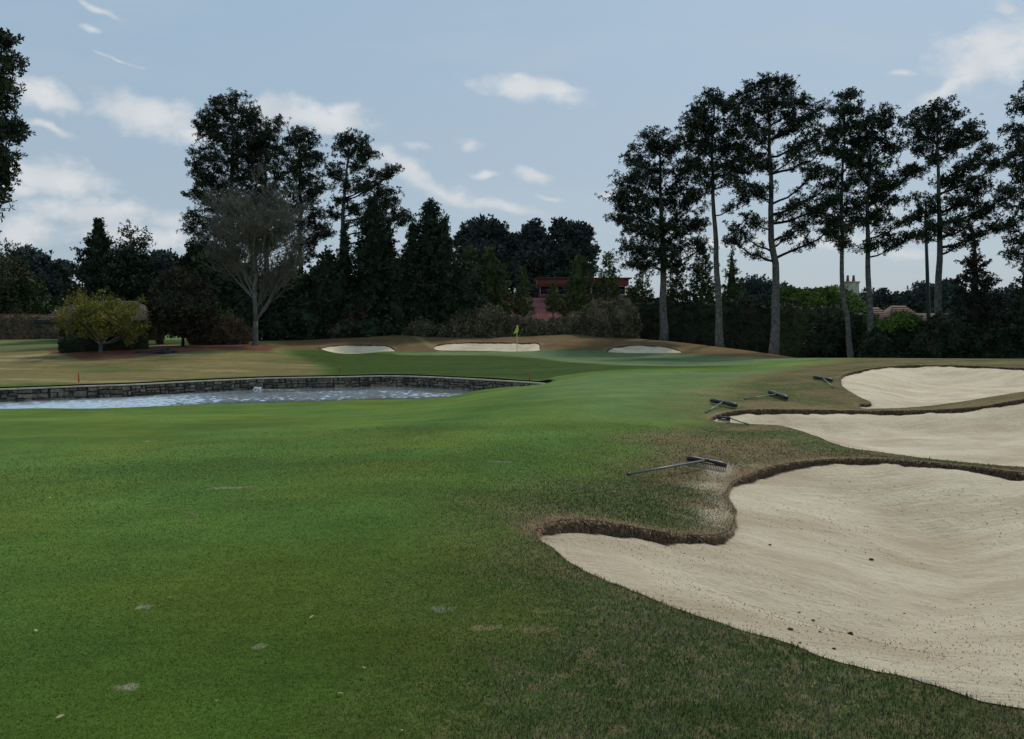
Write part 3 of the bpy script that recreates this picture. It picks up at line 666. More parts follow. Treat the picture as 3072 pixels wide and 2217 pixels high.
def hedge(name, label, cat, group, pts, h, wd, seed, mat, leaf=.14, dens=1.0, round_=.25, topn=.12, spiky=0, k=5):
    """clipped hedge along world (x, y) points: rough body with leaf-sized faces all over"""
    r = np.random.default_rng(seed); P = resample(catmull(pts, 6, False) if len(pts) > 2 else np.array(pts, float), .5, False)
    tg = np.gradient(P, axis=0); tg /= np.linalg.norm(tg,axis=1)[:,None]; nn = np.stack([-tg[:,1], tg[:,0]], 1); gz = T(P[:,0], P[:,1]); c0 = P.mean(0)
    root = thing(name, label, cat, (c0[0], c0[1], float(T(c0[0], c0[1]))), group)
    hs = np.interp(np.linspace(0,1,len(P)), np.linspace(0,1,len(np.atleast_1d(h))), np.atleast_1d(h)).copy() if np.ndim(h) else np.full(len(P), float(h))
    hs *= 1+topn*fbm(P[:,0]*.5+seed, P[:,1]*.5, 3)
    prof = [(-.5,0),(-.54,.3),(-.52,.8),(-.42,.95),(-.2,1.0),(.2,1.0),(.42,.95),(.52,.8),(.54,.3),(.5,0)]
    rows = [np.column_stack([P+nn*(a*wd*(1+.1*fbm(P[:,0]+seed+a*9, P[:,1]+z*5, 2)))[:,None], gz-.1+hs*z]) for a, z in prof]
    G_ = np.array(rows); m_, n_ = G_.shape[:2]; A0 = G_[:-1,:-1].reshape(-1,3); A1_ = G_[1:,:-1].reshape(-1,3); A2_ = G_[1:,1:].reshape(-1,3); A3_ = G_[:-1,1:].reshape(-1,3)
    area = np.linalg.norm(np.cross(A1_-A0, A3_-A0), axis=1)
    V1 = np.stack([A0,A1_,A2_,A0,A2_,A3_],1).reshape(-1,3)
    ends = []
    for e in (0, n_-1):
        c = G_[:,e].mean(0)
        for q in range(m_-1): ends += [c, G_[q,e], G_[q+1,e]]
    Vs = [V1, np.array(ends)]; ts = [np.full(len(V1), .9), np.full(len(ends), .9)]
    cnt = int(area.sum()/(leaf*leaf)*1.3*dens); pi_ = r.choice(len(area), cnt, p=area/area.sum()); u_, v_ = r.random(cnt)[:,None], r.random(cnt)[:,None]
    C = A0[pi_]*(1-u_)*(1-v_)+A1_[pi_]*u_*(1-v_)+A2_[pi_]*u_*v_+A3_[pi_]*(1-u_)*v_
    ce = np.concatenate([G_[:,e].mean(0)+(G_[r.integers(0,m_,int(60*dens)),e]-G_[:,e].mean(0))*r.random((int(60*dens),1)) for e in (0,n_-1)])
    C = np.concatenate([C, ce]); V, t = leaf_tris(C, leaf*r.uniform(.7,1.4,len(C)), k, r, up=.3, wid=.3); Vs.append(V); ts.append(t)
    if spiky:
        for q in C[r.choice(len(C), int(len(C)*spiky))]:
            d = np.array([0,0,1.])+r.normal(size=3)*.25; l = r.uniform(.3,.8)*leaf*3; e = np.cross(d, r.normal(size=3)); e /= np.linalg.norm(e)
            Vs.append(np.array([q-e*.02, q+e*.02, q+d*l])); ts.append(np.full(3, r.uniform(.6,1.5)))
    tri_part("foliage", Vs, ts, M[mat], root); return root

def bare_tree(name, label, group, D, bx, by, top, hw, seed, mat='twig', bark='barkpale', leafmat=None, leaf=.12, trunk_r=.2, fork=.22, nl=11, depth_=4, env=None, gen=(6,5,4), leafn=3, bare_low=True, lean=0, cat='tree', twr=.011, wob=.05, vshape=1.0, leader=0):
    """broadleaf tree: limbs reach into an egg-shaped envelope and split down to twigs"""
    r = np.random.default_rng(seed); mpp = D/FS; b = at(bx, by, D); gz = float(T(b[0], b[1])); b[2] = min(b[2], gz); root = thing(name, label, cat, tuple(b), group)
    tipp = at(bx+lean, top, D); H = tipp[2]-b[2]; W = hw*mpp; f = b+(tipp-b)*fork
    tr = MB(); tr.tube([b-np.array([0,0,.1]), b+(f-b)*.12, b+(f-b)*.6, f], [trunk_r*1.5, trunk_r*1.08, trunk_r*.95, trunk_r*.8], 9, .72)
    LP = None
    if leader:
        LP = bez(f, (f+tipp)/2+r.normal(size=3)*.2, b+(tipp-b)*leader, 12); LP[1:-1] += r.normal(size=(10,3))*.07; tr.tube(LP, list(np.linspace(trunk_r*.8, .03, 12)), 7)
    tw = MB(); tips = []
    def grow(p, q, rad, lev, holder):
        L_ = np.linalg.norm(q-p); mid = (p+q)/2 + r.normal(size=3)*L_*wob + np.array([0,0,-.07*L_])*(1 if lev < 2 else -.5)
        path = bez(p, mid, q, 5 if lev < 2 else 4); r1 = max(rad*.35, twr*.6)
        (tr if lev == 0 else tw).tube(path, list(np.linspace(rad, r1, len(path))), 6 if lev == 0 else (4 if lev == 1 else 3), caps=False, t=r.uniform(.8,1.2))
        if lev >= len(gen): tips.append(path[-1]); tips.append(path[-2]); return
        for i in range(gen[lev]+r.integers(0,2)):
            s = r.uniform(.25,.98); j = path[0]+0; kf = s*(len(path)-1); k0 = int(kf); j = path[k0]+(path[min(k0+1,len(path)-1)]-path[k0])*(kf-k0)
            d = (q-p)/L_; side = r.normal(size=3); side -= side@d*d; side /= np.linalg.norm(side)
            nd = d*r.uniform(.5,1.0)+side*r.uniform(.45,.9)+np.array([0,0,.25*vshape]); nd /= np.linalg.norm(nd); l = L_*r.uniform(.34,.6)*(1.1-.35*s)
            grow(j, j+nd*l, max(rad*.45*(1-.3*s), twr), lev+1, holder)
    for i in range(nl):
        a = 2*math.pi*(i+r.uniform(-.3,.3))/nl*1.618; e = r.uniform(.15,1) if i > 1 else .08; zt_ = r.uniform(.45,1)*(1-.25*e) if i > 1 else .95
        ex = W*e*(env(zt_) if env else math.sin(math.pi*min(.97,max(.1,zt_*.8+.1)))**.6)
        q = b+(tipp-b)*(fork+(1-fork)*zt_)+np.array([math.cos(a)*ex, math.sin(a)*ex, 0]); s = r.uniform(.75,1) if i > 1 else 1
        if LP is not None:
            u_ = (i+.5)/nl*.8; j = LP[int(u_*11)]; hz_ = j[2]-b[2]; ex = W*(.55+.45*r.random())*(1-.35*u_); up_ = min(ex*r.uniform(.9,2.0)+.4, (H-hz_)*.93)
            ex = min(ex, W*(.62+1.1*u_))
            grow(j, j+np.array([math.cos(a)*ex, math.sin(a)*ex, up_]), trunk_r*r.uniform(.26,.42)*(1-.6*u_), 0, None)
        else: grow(b+(f-b)*s, b+(q-b)*.86, trunk_r*r.uniform(.35,.6), 0, None)
    tr.build("trunk", M[bark], root, True); tw.build("twig" if not leafmat else "limb", M[mat], root)["kind"] = "stuff"
    if leafmat:
        C = np.array(tips); C = np.repeat(C, leafn, 0)+r.normal(size=(len(C)*leafn,3))*leaf*1.3; V, t = leaf_tris(C, leaf, 5, r, up=.1, wid=.42); tri_part("crown", [V], [t], M[leafmat], root)
    return root
# ------------------------------------------------------------------ tall pines on the right
GR = "tall bare-trunked pines right of the green"
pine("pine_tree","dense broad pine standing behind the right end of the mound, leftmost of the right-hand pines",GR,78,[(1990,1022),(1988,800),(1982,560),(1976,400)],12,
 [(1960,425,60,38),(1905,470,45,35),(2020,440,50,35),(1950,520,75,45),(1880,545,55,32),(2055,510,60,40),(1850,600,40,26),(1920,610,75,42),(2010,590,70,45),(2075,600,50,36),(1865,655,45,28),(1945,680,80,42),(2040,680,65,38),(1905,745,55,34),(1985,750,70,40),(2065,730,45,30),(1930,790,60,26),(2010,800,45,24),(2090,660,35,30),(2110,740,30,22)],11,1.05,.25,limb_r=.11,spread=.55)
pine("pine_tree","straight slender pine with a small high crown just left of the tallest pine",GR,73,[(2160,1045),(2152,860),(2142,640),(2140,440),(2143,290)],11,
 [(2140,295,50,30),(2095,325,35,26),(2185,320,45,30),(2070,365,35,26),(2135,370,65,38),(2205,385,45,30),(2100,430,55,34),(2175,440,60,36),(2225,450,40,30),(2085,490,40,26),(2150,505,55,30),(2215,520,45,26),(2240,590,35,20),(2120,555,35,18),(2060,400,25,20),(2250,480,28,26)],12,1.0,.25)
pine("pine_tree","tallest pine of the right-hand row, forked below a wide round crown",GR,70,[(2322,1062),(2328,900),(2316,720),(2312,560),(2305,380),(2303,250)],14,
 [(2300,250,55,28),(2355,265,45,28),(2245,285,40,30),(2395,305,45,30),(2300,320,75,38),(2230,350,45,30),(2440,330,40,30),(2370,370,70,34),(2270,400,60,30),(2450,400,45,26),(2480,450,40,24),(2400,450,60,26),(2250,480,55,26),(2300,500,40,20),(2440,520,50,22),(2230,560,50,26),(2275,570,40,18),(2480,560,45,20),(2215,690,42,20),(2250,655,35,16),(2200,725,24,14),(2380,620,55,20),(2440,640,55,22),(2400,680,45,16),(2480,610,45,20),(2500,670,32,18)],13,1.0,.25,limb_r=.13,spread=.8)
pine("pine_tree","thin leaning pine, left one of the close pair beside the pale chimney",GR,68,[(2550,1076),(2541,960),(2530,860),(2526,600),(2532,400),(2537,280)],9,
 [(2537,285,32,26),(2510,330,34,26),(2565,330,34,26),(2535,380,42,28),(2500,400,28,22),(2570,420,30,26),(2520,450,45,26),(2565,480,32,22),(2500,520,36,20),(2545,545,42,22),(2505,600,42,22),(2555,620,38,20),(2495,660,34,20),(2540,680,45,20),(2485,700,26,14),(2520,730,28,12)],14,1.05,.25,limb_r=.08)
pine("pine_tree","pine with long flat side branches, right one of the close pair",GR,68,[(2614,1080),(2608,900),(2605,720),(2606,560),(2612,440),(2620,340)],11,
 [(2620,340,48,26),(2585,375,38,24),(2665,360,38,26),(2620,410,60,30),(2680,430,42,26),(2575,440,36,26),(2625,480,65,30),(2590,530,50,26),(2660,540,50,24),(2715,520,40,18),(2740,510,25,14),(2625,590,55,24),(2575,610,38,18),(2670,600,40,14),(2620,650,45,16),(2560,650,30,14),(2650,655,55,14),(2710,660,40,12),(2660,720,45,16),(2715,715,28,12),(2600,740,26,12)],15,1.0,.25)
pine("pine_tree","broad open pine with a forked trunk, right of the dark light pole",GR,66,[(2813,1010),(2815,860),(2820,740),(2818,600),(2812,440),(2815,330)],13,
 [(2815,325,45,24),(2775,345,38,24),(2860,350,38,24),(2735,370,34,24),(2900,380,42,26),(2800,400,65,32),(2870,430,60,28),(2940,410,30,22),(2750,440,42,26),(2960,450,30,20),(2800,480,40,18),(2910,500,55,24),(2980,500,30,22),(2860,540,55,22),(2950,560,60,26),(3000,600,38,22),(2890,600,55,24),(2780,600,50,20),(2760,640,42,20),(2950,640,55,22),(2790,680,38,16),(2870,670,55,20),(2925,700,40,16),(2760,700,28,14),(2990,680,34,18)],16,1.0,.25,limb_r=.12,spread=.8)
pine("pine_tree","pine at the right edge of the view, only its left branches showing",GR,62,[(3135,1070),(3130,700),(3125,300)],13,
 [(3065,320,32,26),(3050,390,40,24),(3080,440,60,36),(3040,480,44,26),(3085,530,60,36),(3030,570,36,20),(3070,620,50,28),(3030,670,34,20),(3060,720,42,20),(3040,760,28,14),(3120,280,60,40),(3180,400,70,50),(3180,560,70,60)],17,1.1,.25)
# ------------------------------------------------------------------ tall pines on the left
GL = "tall pines standing left of the green"
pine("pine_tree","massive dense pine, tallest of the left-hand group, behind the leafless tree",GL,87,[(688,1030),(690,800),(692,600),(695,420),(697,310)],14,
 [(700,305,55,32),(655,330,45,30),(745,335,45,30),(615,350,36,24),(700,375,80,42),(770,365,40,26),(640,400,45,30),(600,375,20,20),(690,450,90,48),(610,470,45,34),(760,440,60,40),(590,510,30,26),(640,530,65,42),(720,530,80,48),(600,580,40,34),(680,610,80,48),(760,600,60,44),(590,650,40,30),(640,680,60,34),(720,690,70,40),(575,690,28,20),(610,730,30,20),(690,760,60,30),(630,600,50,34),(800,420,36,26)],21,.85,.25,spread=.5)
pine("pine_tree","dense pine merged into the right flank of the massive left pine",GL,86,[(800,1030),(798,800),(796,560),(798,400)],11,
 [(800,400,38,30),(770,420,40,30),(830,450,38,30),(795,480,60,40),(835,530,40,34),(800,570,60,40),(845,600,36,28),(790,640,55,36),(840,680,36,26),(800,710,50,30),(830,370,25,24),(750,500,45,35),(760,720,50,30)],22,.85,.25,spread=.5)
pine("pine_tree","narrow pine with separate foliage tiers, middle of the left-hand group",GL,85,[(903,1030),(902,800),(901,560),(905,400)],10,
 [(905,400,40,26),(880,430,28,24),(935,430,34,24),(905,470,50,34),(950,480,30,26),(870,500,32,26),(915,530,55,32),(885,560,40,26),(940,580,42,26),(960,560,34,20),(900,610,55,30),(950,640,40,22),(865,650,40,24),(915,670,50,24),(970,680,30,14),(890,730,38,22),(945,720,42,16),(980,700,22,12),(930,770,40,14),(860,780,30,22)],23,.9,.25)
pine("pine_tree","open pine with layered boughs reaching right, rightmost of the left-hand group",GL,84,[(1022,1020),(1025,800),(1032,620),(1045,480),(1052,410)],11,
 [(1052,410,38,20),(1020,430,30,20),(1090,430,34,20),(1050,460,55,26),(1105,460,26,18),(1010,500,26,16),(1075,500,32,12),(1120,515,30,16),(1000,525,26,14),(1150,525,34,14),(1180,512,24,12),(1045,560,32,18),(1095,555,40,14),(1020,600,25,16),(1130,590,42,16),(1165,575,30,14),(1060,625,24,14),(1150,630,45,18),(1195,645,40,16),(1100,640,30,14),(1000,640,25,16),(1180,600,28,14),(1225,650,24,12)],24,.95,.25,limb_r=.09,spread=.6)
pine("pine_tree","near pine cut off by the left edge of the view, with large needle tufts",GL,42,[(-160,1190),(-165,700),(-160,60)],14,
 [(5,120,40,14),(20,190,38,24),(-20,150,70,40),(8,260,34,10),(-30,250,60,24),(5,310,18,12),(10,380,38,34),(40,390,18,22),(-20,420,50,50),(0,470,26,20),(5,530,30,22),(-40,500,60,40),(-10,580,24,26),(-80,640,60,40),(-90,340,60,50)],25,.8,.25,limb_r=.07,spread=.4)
# ------------------------------------------------------------------ background trees
GB = "dark trees forming the background belt"
blob("round_pine","distant round-topped pine behind the brown clipped hedge at far left",GB,"tree",128,[(90,800,62,52),(50,830,50,50),(125,840,50,40),(80,880,80,60)],31,'far',leaf=.7,trunk=[(95,985),(92,860)],core=.75,dens=1.1)
blob("round_pine","distant gappy pine with pale trunk left of the dark cone",GB,"tree",130,[(180,800,34,20),(210,815,28,22),(160,830,35,25),(190,860,38,25),(150,900,50,35)],32,'far',leaf=.55,trunk=[(176,985),(177,850)],core=.45,bark='bark',dens=.8)
blob("bushy_tree","mid green bushy tree at the left edge above the brown hedge",GB,"tree",98,[(10,840,75,70),(60,880,60,60),(20,930,90,60),(90,920,60,50),(-60,850,80,90)],33,'midgreen',leaf=.4,trunk=[(30,1010),(30,900)],core=.8)
bare_tree("budding_tree","thinly leafed tree top poking in at the left edge above the bushy tree",GB,92,-15,1010,655,60,34,leafmat='midgreen',leaf=.26,trunk_r=.2,fork=.3,nl=8,gen=(4,3),leafn=4)
conifer("cypress_tree","broad dark cone-shaped evergreen behind the pavilion",GB,86,296,1010,655,104,35,dens=1.2,power=.85,leaf=.5,upsweep=.45)
blob("bushy_tree","dark green tree leaning on the right side of the broad dark cone",GB,"tree",90,[(392,800,42,55),(370,790,34,40),(430,810,30,45),(395,870,60,60),(400,950,60,60)],36,'conifer',leaf=.4,trunk=[(395,1015),(395,850)],core=.75)
bare_tree("budding_tree","spindly pale-leafed tree top rising behind the dark cone-shaped evergreen",GB,94,390,1000,655,42,37,leafmat='midgreen',leaf=.28,trunk_r=.16,fork=.45,nl=7,gen=(4,3),leafn=5)
blob("round_pine","far domed tree between the dark cone and the brownish magnolia",GB,"tree",120,[(490,790,48,40),(450,830,50,40),(520,830,45,45),(490,880,80,60)],38,'far',leaf=.55,trunk=[(490,990),(490,880)],core=.8)
blob("bushy_tree","dark tree behind the left limbs of the leafless tree",GB,"tree",92,[(610,770,55,50),(580,800,40,40),(640,820,60,60),(600,880,70,70),(660,920,80,80),(700,850,60,60)],39,'midgreen',leaf=.4,trunk=[(620,1015),(620,850)],core=.8,tint=.6)
blob("magnolia_tree","brownish-leaved magnolia with low branches on the mulch bed",None,"tree",64,[(545,850,62,50),(500,890,48,45),(590,890,48,45),(545,920,85,50),(490,940,45,45),(600,950,50,45),(545,975,70,35)],40,'magnolia',leaf=.24,trunk=[(549,1043),(549,985),(546,900)],core=.72,dens=1.0,trunk_r=.13)
bare_tree("leafless_tree","large leafless tree with a pale forked trunk at the end of the mulch bed",None,66,765,1037,598,150,41,trunk_r=.23,fork=.17,nl=38,gen=(7,6,5,2),lean=10,wob=.05,twr=.015,vshape=1.2,leader=.93)
DK = [("dark understorey evergreen behind the trunk of the leafless tree",(700,900,90,110),79),("dark understorey evergreen right of the leafless trunk",(850,900,70,95),79),("dark evergreen mass below the tiered pine",(900,880,60,75),79),("low dark evergreen right of the leafless tree at the mound's foot",(930,960,70,75),79),("dark evergreen below the open layered pine",(985,870,60,110),79),("dark evergreen filling the gap between the two big cones",(1215,880,80,120),79),("dark evergreen under the right cone",(1400,890,60,90),79),("dark evergreen at the foot of the massive left pine",(690,960,60,80),80),("low dark evergreen just left of the mound's left foot",(1000,960,55,70),79),("dark evergreen below the pair of slim cones",(1110,930,90,70),79)]
for i, (lb, l, d_) in enumerate(DK):
    cx, cy, rx, ry = l; blob("dark_evergreen", lb, "dark understorey evergreens", "shrub", d_, [(cx,cy,rx,ry),(cx-rx*.4,cy+ry*.4,rx*.7,ry*.7),(cx+rx*.5,cy+ry*.3,rx*.7,ry*.7),(cx,cy+ry*.8,rx,ry*.6)], 50+i, 'conifer', leaf=.4, core=.85)
conifer("cypress_tree","dark pointed evergreen, left of the three big cones behind the mound",GB,79.5,1122,1010,590,84,42,power=.7,dens=1.2,leaf=.42,upsweep=.6)
conifer("cypress_tree","slim dark evergreen pressed against the left side of the left big cone",GB,79.2,1035,1010,668,56,43,power=.9,dens=1.1,leaf=.42,upsweep=.6)
conifer("cypress_tree","highest dark evergreen cone behind the centre bunker",GB,80,1290,1010,598,84,44,power=.65,dens=1.2,leaf=.42,upsweep=.65)
conifer("cypress_tree","shorter dark cone on the left shoulder of the highest cone",GB,79,1238,1010,668,64,45,power=.7,dens=1.1,leaf=.42,upsweep=.65)
conifer("cypress_tree","shorter dark cone on the right shoulder of the highest cone",GB,79,1334,1010,645,58,46,power=.65,dens=1.1,leaf=.42,upsweep=.65)
conifer("cypress_tree","dark cone on the right flank of the left big cone",GB,80,1165,1010,655,42,47,power=.6,dens=1.1,leaf=.42,upsweep=.6)
FARP = [((1440,690),[(1440,690,55,36),(1400,725,42,34),(1480,700,42,36),(1515,735,42,36),(1450,760,70,44),(1430,830,85,60),(1500,820,60,60),(1450,900,90,60)],"far pine clump with a domed top right of the big cones"),
        ((1600,700),[(1600,695,38,32),(1565,725,38,32),(1632,730,34,30),(1600,770,65,44),(1590,830,70,50),(1550,800,40,50),(1610,880,60,50)],"far pine, middle one of three above the red-roofed building"),
        ((1700,700),[(1690,690,45,34),(1740,705,38,34),(1765,750,34,32),(1690,760,62,44),(1740,805,50,36),(1690,825,62,34),(1655,790,40,50)],"far pine, right one of three above the red-roofed building, with a pale slanting trunk")]
for i, (c, lob, lb) in enumerate(FARP):
    blob("round_pine", lb, "far pines above the red-roofed building", "tree", 118, lob, 60+i, 'far', leaf=.55, core=.62, dens=.9, trunk=[(c[0]+5,960),(c[0],c[1]+60)], bark='barkpale', trunk_r=.28, depth=.8)
# row of slim evergreens
SL = [(1408,728,34,.1,"first slim evergreen of the row, next to the big dark cones"),(1468,740,34,.12,"olive slim evergreen, second of the row from the dark cones"),(1505,790,30,.25,"slim evergreen with a bare pale stem, left of the red roof"),(1568,800,26,.28,"slim bare-stemmed evergreen before the left end of the red roof"),(1660,852,24,.45,"small lollipop-shaped evergreen in front of the red roof"),(1738,768,42,.05,"full olive evergreen in front of the red building's windows"),(1826,752,36,.2,"airy pointed evergreen right of the red building's windows"),(1890,860,34,.05,"short dark evergreen at the right end of the red building"),(1928,800,34,.1,"yellowish slim evergreen left of the leftmost right-hand pine"),(2030,765,36,.15,"airy evergreen between the first two right-hand pines"),(2108,742,42,.12,"tall airy evergreen left of the second right-hand pine"),(2196,752,48,.03,"full pointed evergreen right of the second right-hand pine's trunk")]
SL = [(a, b, c*1.28, d, e) for a, b, c, d, e in SL]
for i, (x, tp_, hw, bare_, lb) in enumerate(SL):
    conifer("slim_evergreen", lb, "row of slim evergreens behind the shrubs", 84, x, 990, tp_, hw, 70+i, mat='olive', power=.5 if i != 11 else .85, dens=1.15 if i not in (6,9) else .8, leaf=.33, core=.45 if i in (0,1,5,7,11) else 0, bark='barkpale', trunk_r=.10, bare=bare_, upsweep=.5, k=7)
# shrubs along the mound
SH = [(1085,985,60,48,'pinkshrub',"pinkish leafless shrub behind the left mound bunker"),(1040,1000,50,35,'brownshrub',"brown shrub at the left foot of the mound"),(1145,1000,50,30,'brownshrub',"low brown shrub right of the pinkish one"),(1195,985,45,36,'brownshrub',"rounded brown shrub above the dip of the mound crest"),(1265,990,48,32,'brownshrub',"low brown shrub left of the centre bunker"),(1330,1000,40,26,'brownshrub',"smallest brown shrub left of the pale rocks"),(1400,975,52,44,'brownshrub',"tall brown shrub above the pale rocks"),(1470,965,58,48,'brownshrub',"tallest brown shrub left of the flag"),(1540,985,50,38,'brownshrub',"brown shrub just behind the flag"),(1605,990,45,36,'brownshrub',"brown shrub right of the flag below the red roof"),(1670,990,48,34,'brownshrub',"dull shrub under the lollipop evergreen"),(1740,975,55,38,'brownshrub',"dull shrub under the full olive evergreen"),(1800,960,50,52,'brownshrub',"dull olive shrub right of the full olive evergreen"),(1860,955,55,58,'brownshrub',"dull shrub above the right mound bunker")]
for i, (cx, cy, rx, ry, mt, lb) in enumerate(SH):
    blob("shrub", lb, "leafless and dull shrubs behind the mound", "shrub", 77.6, [(cx,cy,rx,ry),(cx-rx*.5,cy+ry*.4,rx*.6,ry*.7),(cx+rx*.5,cy+ry*.3,rx*.6,ry*.8),(cx,cy+ry*.9,rx*1.0,ry*.6)], 90+i, mt, leaf=.22, core=.8, spiky=.25, k=5, bottom=1020)
# ------------------------------------------------------------------ hedges and shrubs
def W(sx, D): return (wx(sx, D), D)
hedge("hedge","tall brown leafless clipped hedge running along the far left behind the pavilion","hedge","clipped hedges",[W(-700,94),W(0,93),W(250,92),W(480,92)],[3.0,3.0,2.85,2.7],1.6,101,'brownhedge',leaf=.17,spiky=.25,topn=.04)
hedge("hedge","low dark green clipped hedge in front of the pavilion on the mulch bed","hedge","clipped hedges",[W(182,58.6),W(310,59.6),W(442,61.0)],[.98,1.02,1.12],1.3,102,'holly',leaf=.10,topn=.03,dens=1.2)
blob("shrub","rounded brownish-green shrub between the magnolia and the leafless tree","leafless and dull shrubs behind the mound","shrub",67.5,[(650,1000,55,42),(690,1000,50,44),(610,1010,45,32),(720,1005,30,34)],103,'brownhedge',leaf=.16,core=.85,spiky=.2,tint=.7,bottom=1045)
bare_tree("sapling","thin sapling with fresh green leaves above the rounded brown shrub",None,68,668,1040,915,60,104,leafmat='lime',leaf=.13,trunk_r=.04,fork=.35,nl=7,gen=(4,3),leafn=1,twr=.008)
hedge("hedge","high dark hedge running behind the four left-hand trunks of the right pines","hedge","clipped hedges",[W(1880,83),W(2000,82),W(2200,80),W(2330,78)],[4.0,4.2,4.9,5.1],3.2,105,'holly',leaf=.28,topn=.13,spiky=.05)
hedge("hedge","high brownish hedge right of the tallest pine's trunk","hedge","clipped hedges",[W(2330,77.6),W(2420,76),W(2560,74),W(2590,73)],[5.1,5.3,5.2,4.3],3.0,106,'midgreen',leaf=.26,topn=.13)
blob("dark_evergreen","dark shrub wrapped round the foot of the high brownish hedge beside the leaning pine","dark understorey evergreens","shrub",71,[(2500,1000,55,60),(2560,1010,45,65),(2460,1040,50,45)],107,'holly',leaf=.26,core=.85,bottom=1110)
RS = [(2700,1035,72,55,'holly',"dark holly below the lime green bush"),(2790,1030,56,56,'holly',"dark holly at the foot of the light pole"),(2840,1000,60,62,'holly',"dark holly in front of the forked pine"),(2900,1040,60,50,'holly',"low dark holly left of the broad reddish cedar"),(2985,1020,55,65,'holly',"dark holly right of the reddish cedar"),(3060,1010,60,80,'holly',"dark holly at the right edge of the view"),(2630,1040,45,50,'holly',"low dark holly at the foot of the close pair of pines")]
for i, (cx, cy, rx, ry, mt, lb) in enumerate(RS):
    blob("holly_shrub", lb, "dark hollies along the right", "shrub", 62-(i%3)*.8, [(cx,cy,rx,ry),(cx-rx*.4,cy+ry*.5,rx*.7,ry*.8),(cx+rx*.5,cy+ry*.4,rx*.7,ry*.8),(cx,cy+ry*.9,rx*1.1,ry*.7)], 110+i, mt, leaf=.25, core=.88, bottom=1130)
blob("spring_bush","lime green bush in new leaf beside the far brown roofs",None,"shrub",61.5,[(2700,962,44,26),(2738,980,34,30),(2664,980,34,26)],120,'lime',leaf=.2,core=.6,dens=.8,bottom=1080)
blob("spring_tree","bright lime green tree top showing above the high hedge",None,"tree",96,[(2370,882,40,20),(2430,888,50,22),(2475,885,35,24),(2400,910,70,30)],121,'lime',leaf=.3,core=.75,trunk=[(2420,1000),(2420,920)])
blob("olive_tree","olive-yellow tree over the gabled house below the chimney",None,"tree",98,[(2510,885,40,26),(2540,910,40,36),(2570,940,32,40),(2500,920,40,40)],122,'olive',leaf=.3,core=.6,trunk=[(2530,1000),(2530,930)],tint=2.4)
bare_tree("leafless_sapling","small leafless tree between the hedge end and the close pair of pines",None,72,2580,1070,935,45,123,trunk_r=.06,fork=.2,nl=8,gen=(5,4),twr=.009)
conifer("cedar_tree","broad dark reddish cedar right of the forked pine",None,63,2925,1065,715,84,124,mat='cedar',power=.75,dens=.85,leaf=.34,core=.22,upsweep=.5,low=.0)
conifer("cedar_tree","dark evergreen cut off by the right edge of the view",None,60,3085,1080,770,70,125,mat='conifer',power=.7,dens=1.0,leaf=.38,core=.55,upsweep=.5)
# far tree line
FT = [(2262,858,45,28),(2320,872,45,26),(2380,905,50,30),(2590,905,30,36),(2640,890,26,24),(2690,905,38,26),(2730,900,30,24),(2765,880,36,30),(2800,905,40,40),(2850,870,34,34),(2870,920,50,40),(2960,905,50,40),(3040,900,50,40),(2430,920,60,30),(2520,930,50,30)]
names_ = ["hazy distant tree beyond the hedge, left of the tallest pine","hazy distant tree beyond the hedge, right of the tallest pine","hazy distant tree behind the lime green tree top","hazy distant tree just right of the pale chimney","distant tree with a gappy top between the close pair of pines and the light pole","distant low tree above the brown hipped roof's left end","distant tree right above the brown hipped roof","distant tree with a gappy round top left of the light pole","distant dark tree behind the light pole","distant tree right of the forked pine's trunk","distant tree behind the left side of the reddish cedar","distant tree behind the right side of the reddish cedar","distant tree at the far right edge","distant tree low behind the high hedge","distant tree low behind the olive-yellow tree"]
for i, (cx, cy, rx, ry) in enumerate(FT):
    blob("distant_tree", names_[i], "distant tree line beyond the houses", "tree", 190, [(cx,cy,rx,ry),(cx-rx*.6,cy+ry*.7,rx*.7,ry*.8),(cx+rx*.6,cy+ry*.6,rx*.7,ry*.8),(cx,cy+ry*1.6,rx*1.2,ry)], 130+i, 'far', leaf=.8, core=.7, dens=.8, k=5, trunk=[(cx,985),(cx,cy)], trunk_r=.3)
# ------------------------------------------------------------------ pavilion
Dp = 65.0; pc = at(265, 1045, Dp+2.3); gz = float(T(pc[0], pc[1]))
pav = thing("pavilion","low open pavilion with shingled hip roof and dark fascia, half hidden by the budding tree","pavilion",(pc[0],pc[1],gz))
L_ = at(105, 965, Dp); R_ = at(452, 965, Dp); ze = at(105, 968, Dp)[2]; zr = at(265, 903, Dp+2.5)[2]; x0, x1 = L_[0], R_[0]; y0, y1 = Dp, Dp+5.0; xm = (x0+x1)/2; rl = (x1-x0-5)/2+.2
mb = MB(); V = [(x0,y0,ze+.18),(x1,y0,ze+.18),(x1,y1,ze+.18),(x0,y1,ze+.18),(xm-rl,(y0+y1)/2,zr),(xm+rl,(y0+y1)/2,zr)]
mb.add(V, [(0,1,5,4),(1,2,5),(2,3,4,5),(3,0,4)], 1.0)
for j in range(1, 12):   # shingle courses as thin raised rows
    t = j/12; 
    a = [np.array(V[i])*(1-t)+np.array(V[4 if i in (0,3) else 5])*t for i in (0,1)]; mb.tube([a[0]+np.array([0,-.01,.012]), a[1]+np.array([0,-.01,.012])], .014, 4, .6, caps=False)
mb.build("roof", M['shingle'], pav)
fa = MB(); fa.box(((x0+x1)/2, y0-.03, ze+.05), (x1-x0+.05, .06, .38)); fa.box(((x0+x1)/2, y1+.03, ze+.05), (x1-x0+.05, .06, .38)); fa.box((x0-.03, (y0+y1)/2, ze+.05), (.06, y1-y0, .375)); fa.box((x1+.03, (y0+y1)/2, ze+.05), (.06, y1-y0, .375)); fa.box(((x0+x1)/2,(y0+y1)/2,ze+.02),(x1-x0-.1,y1-y0-.1,.04))
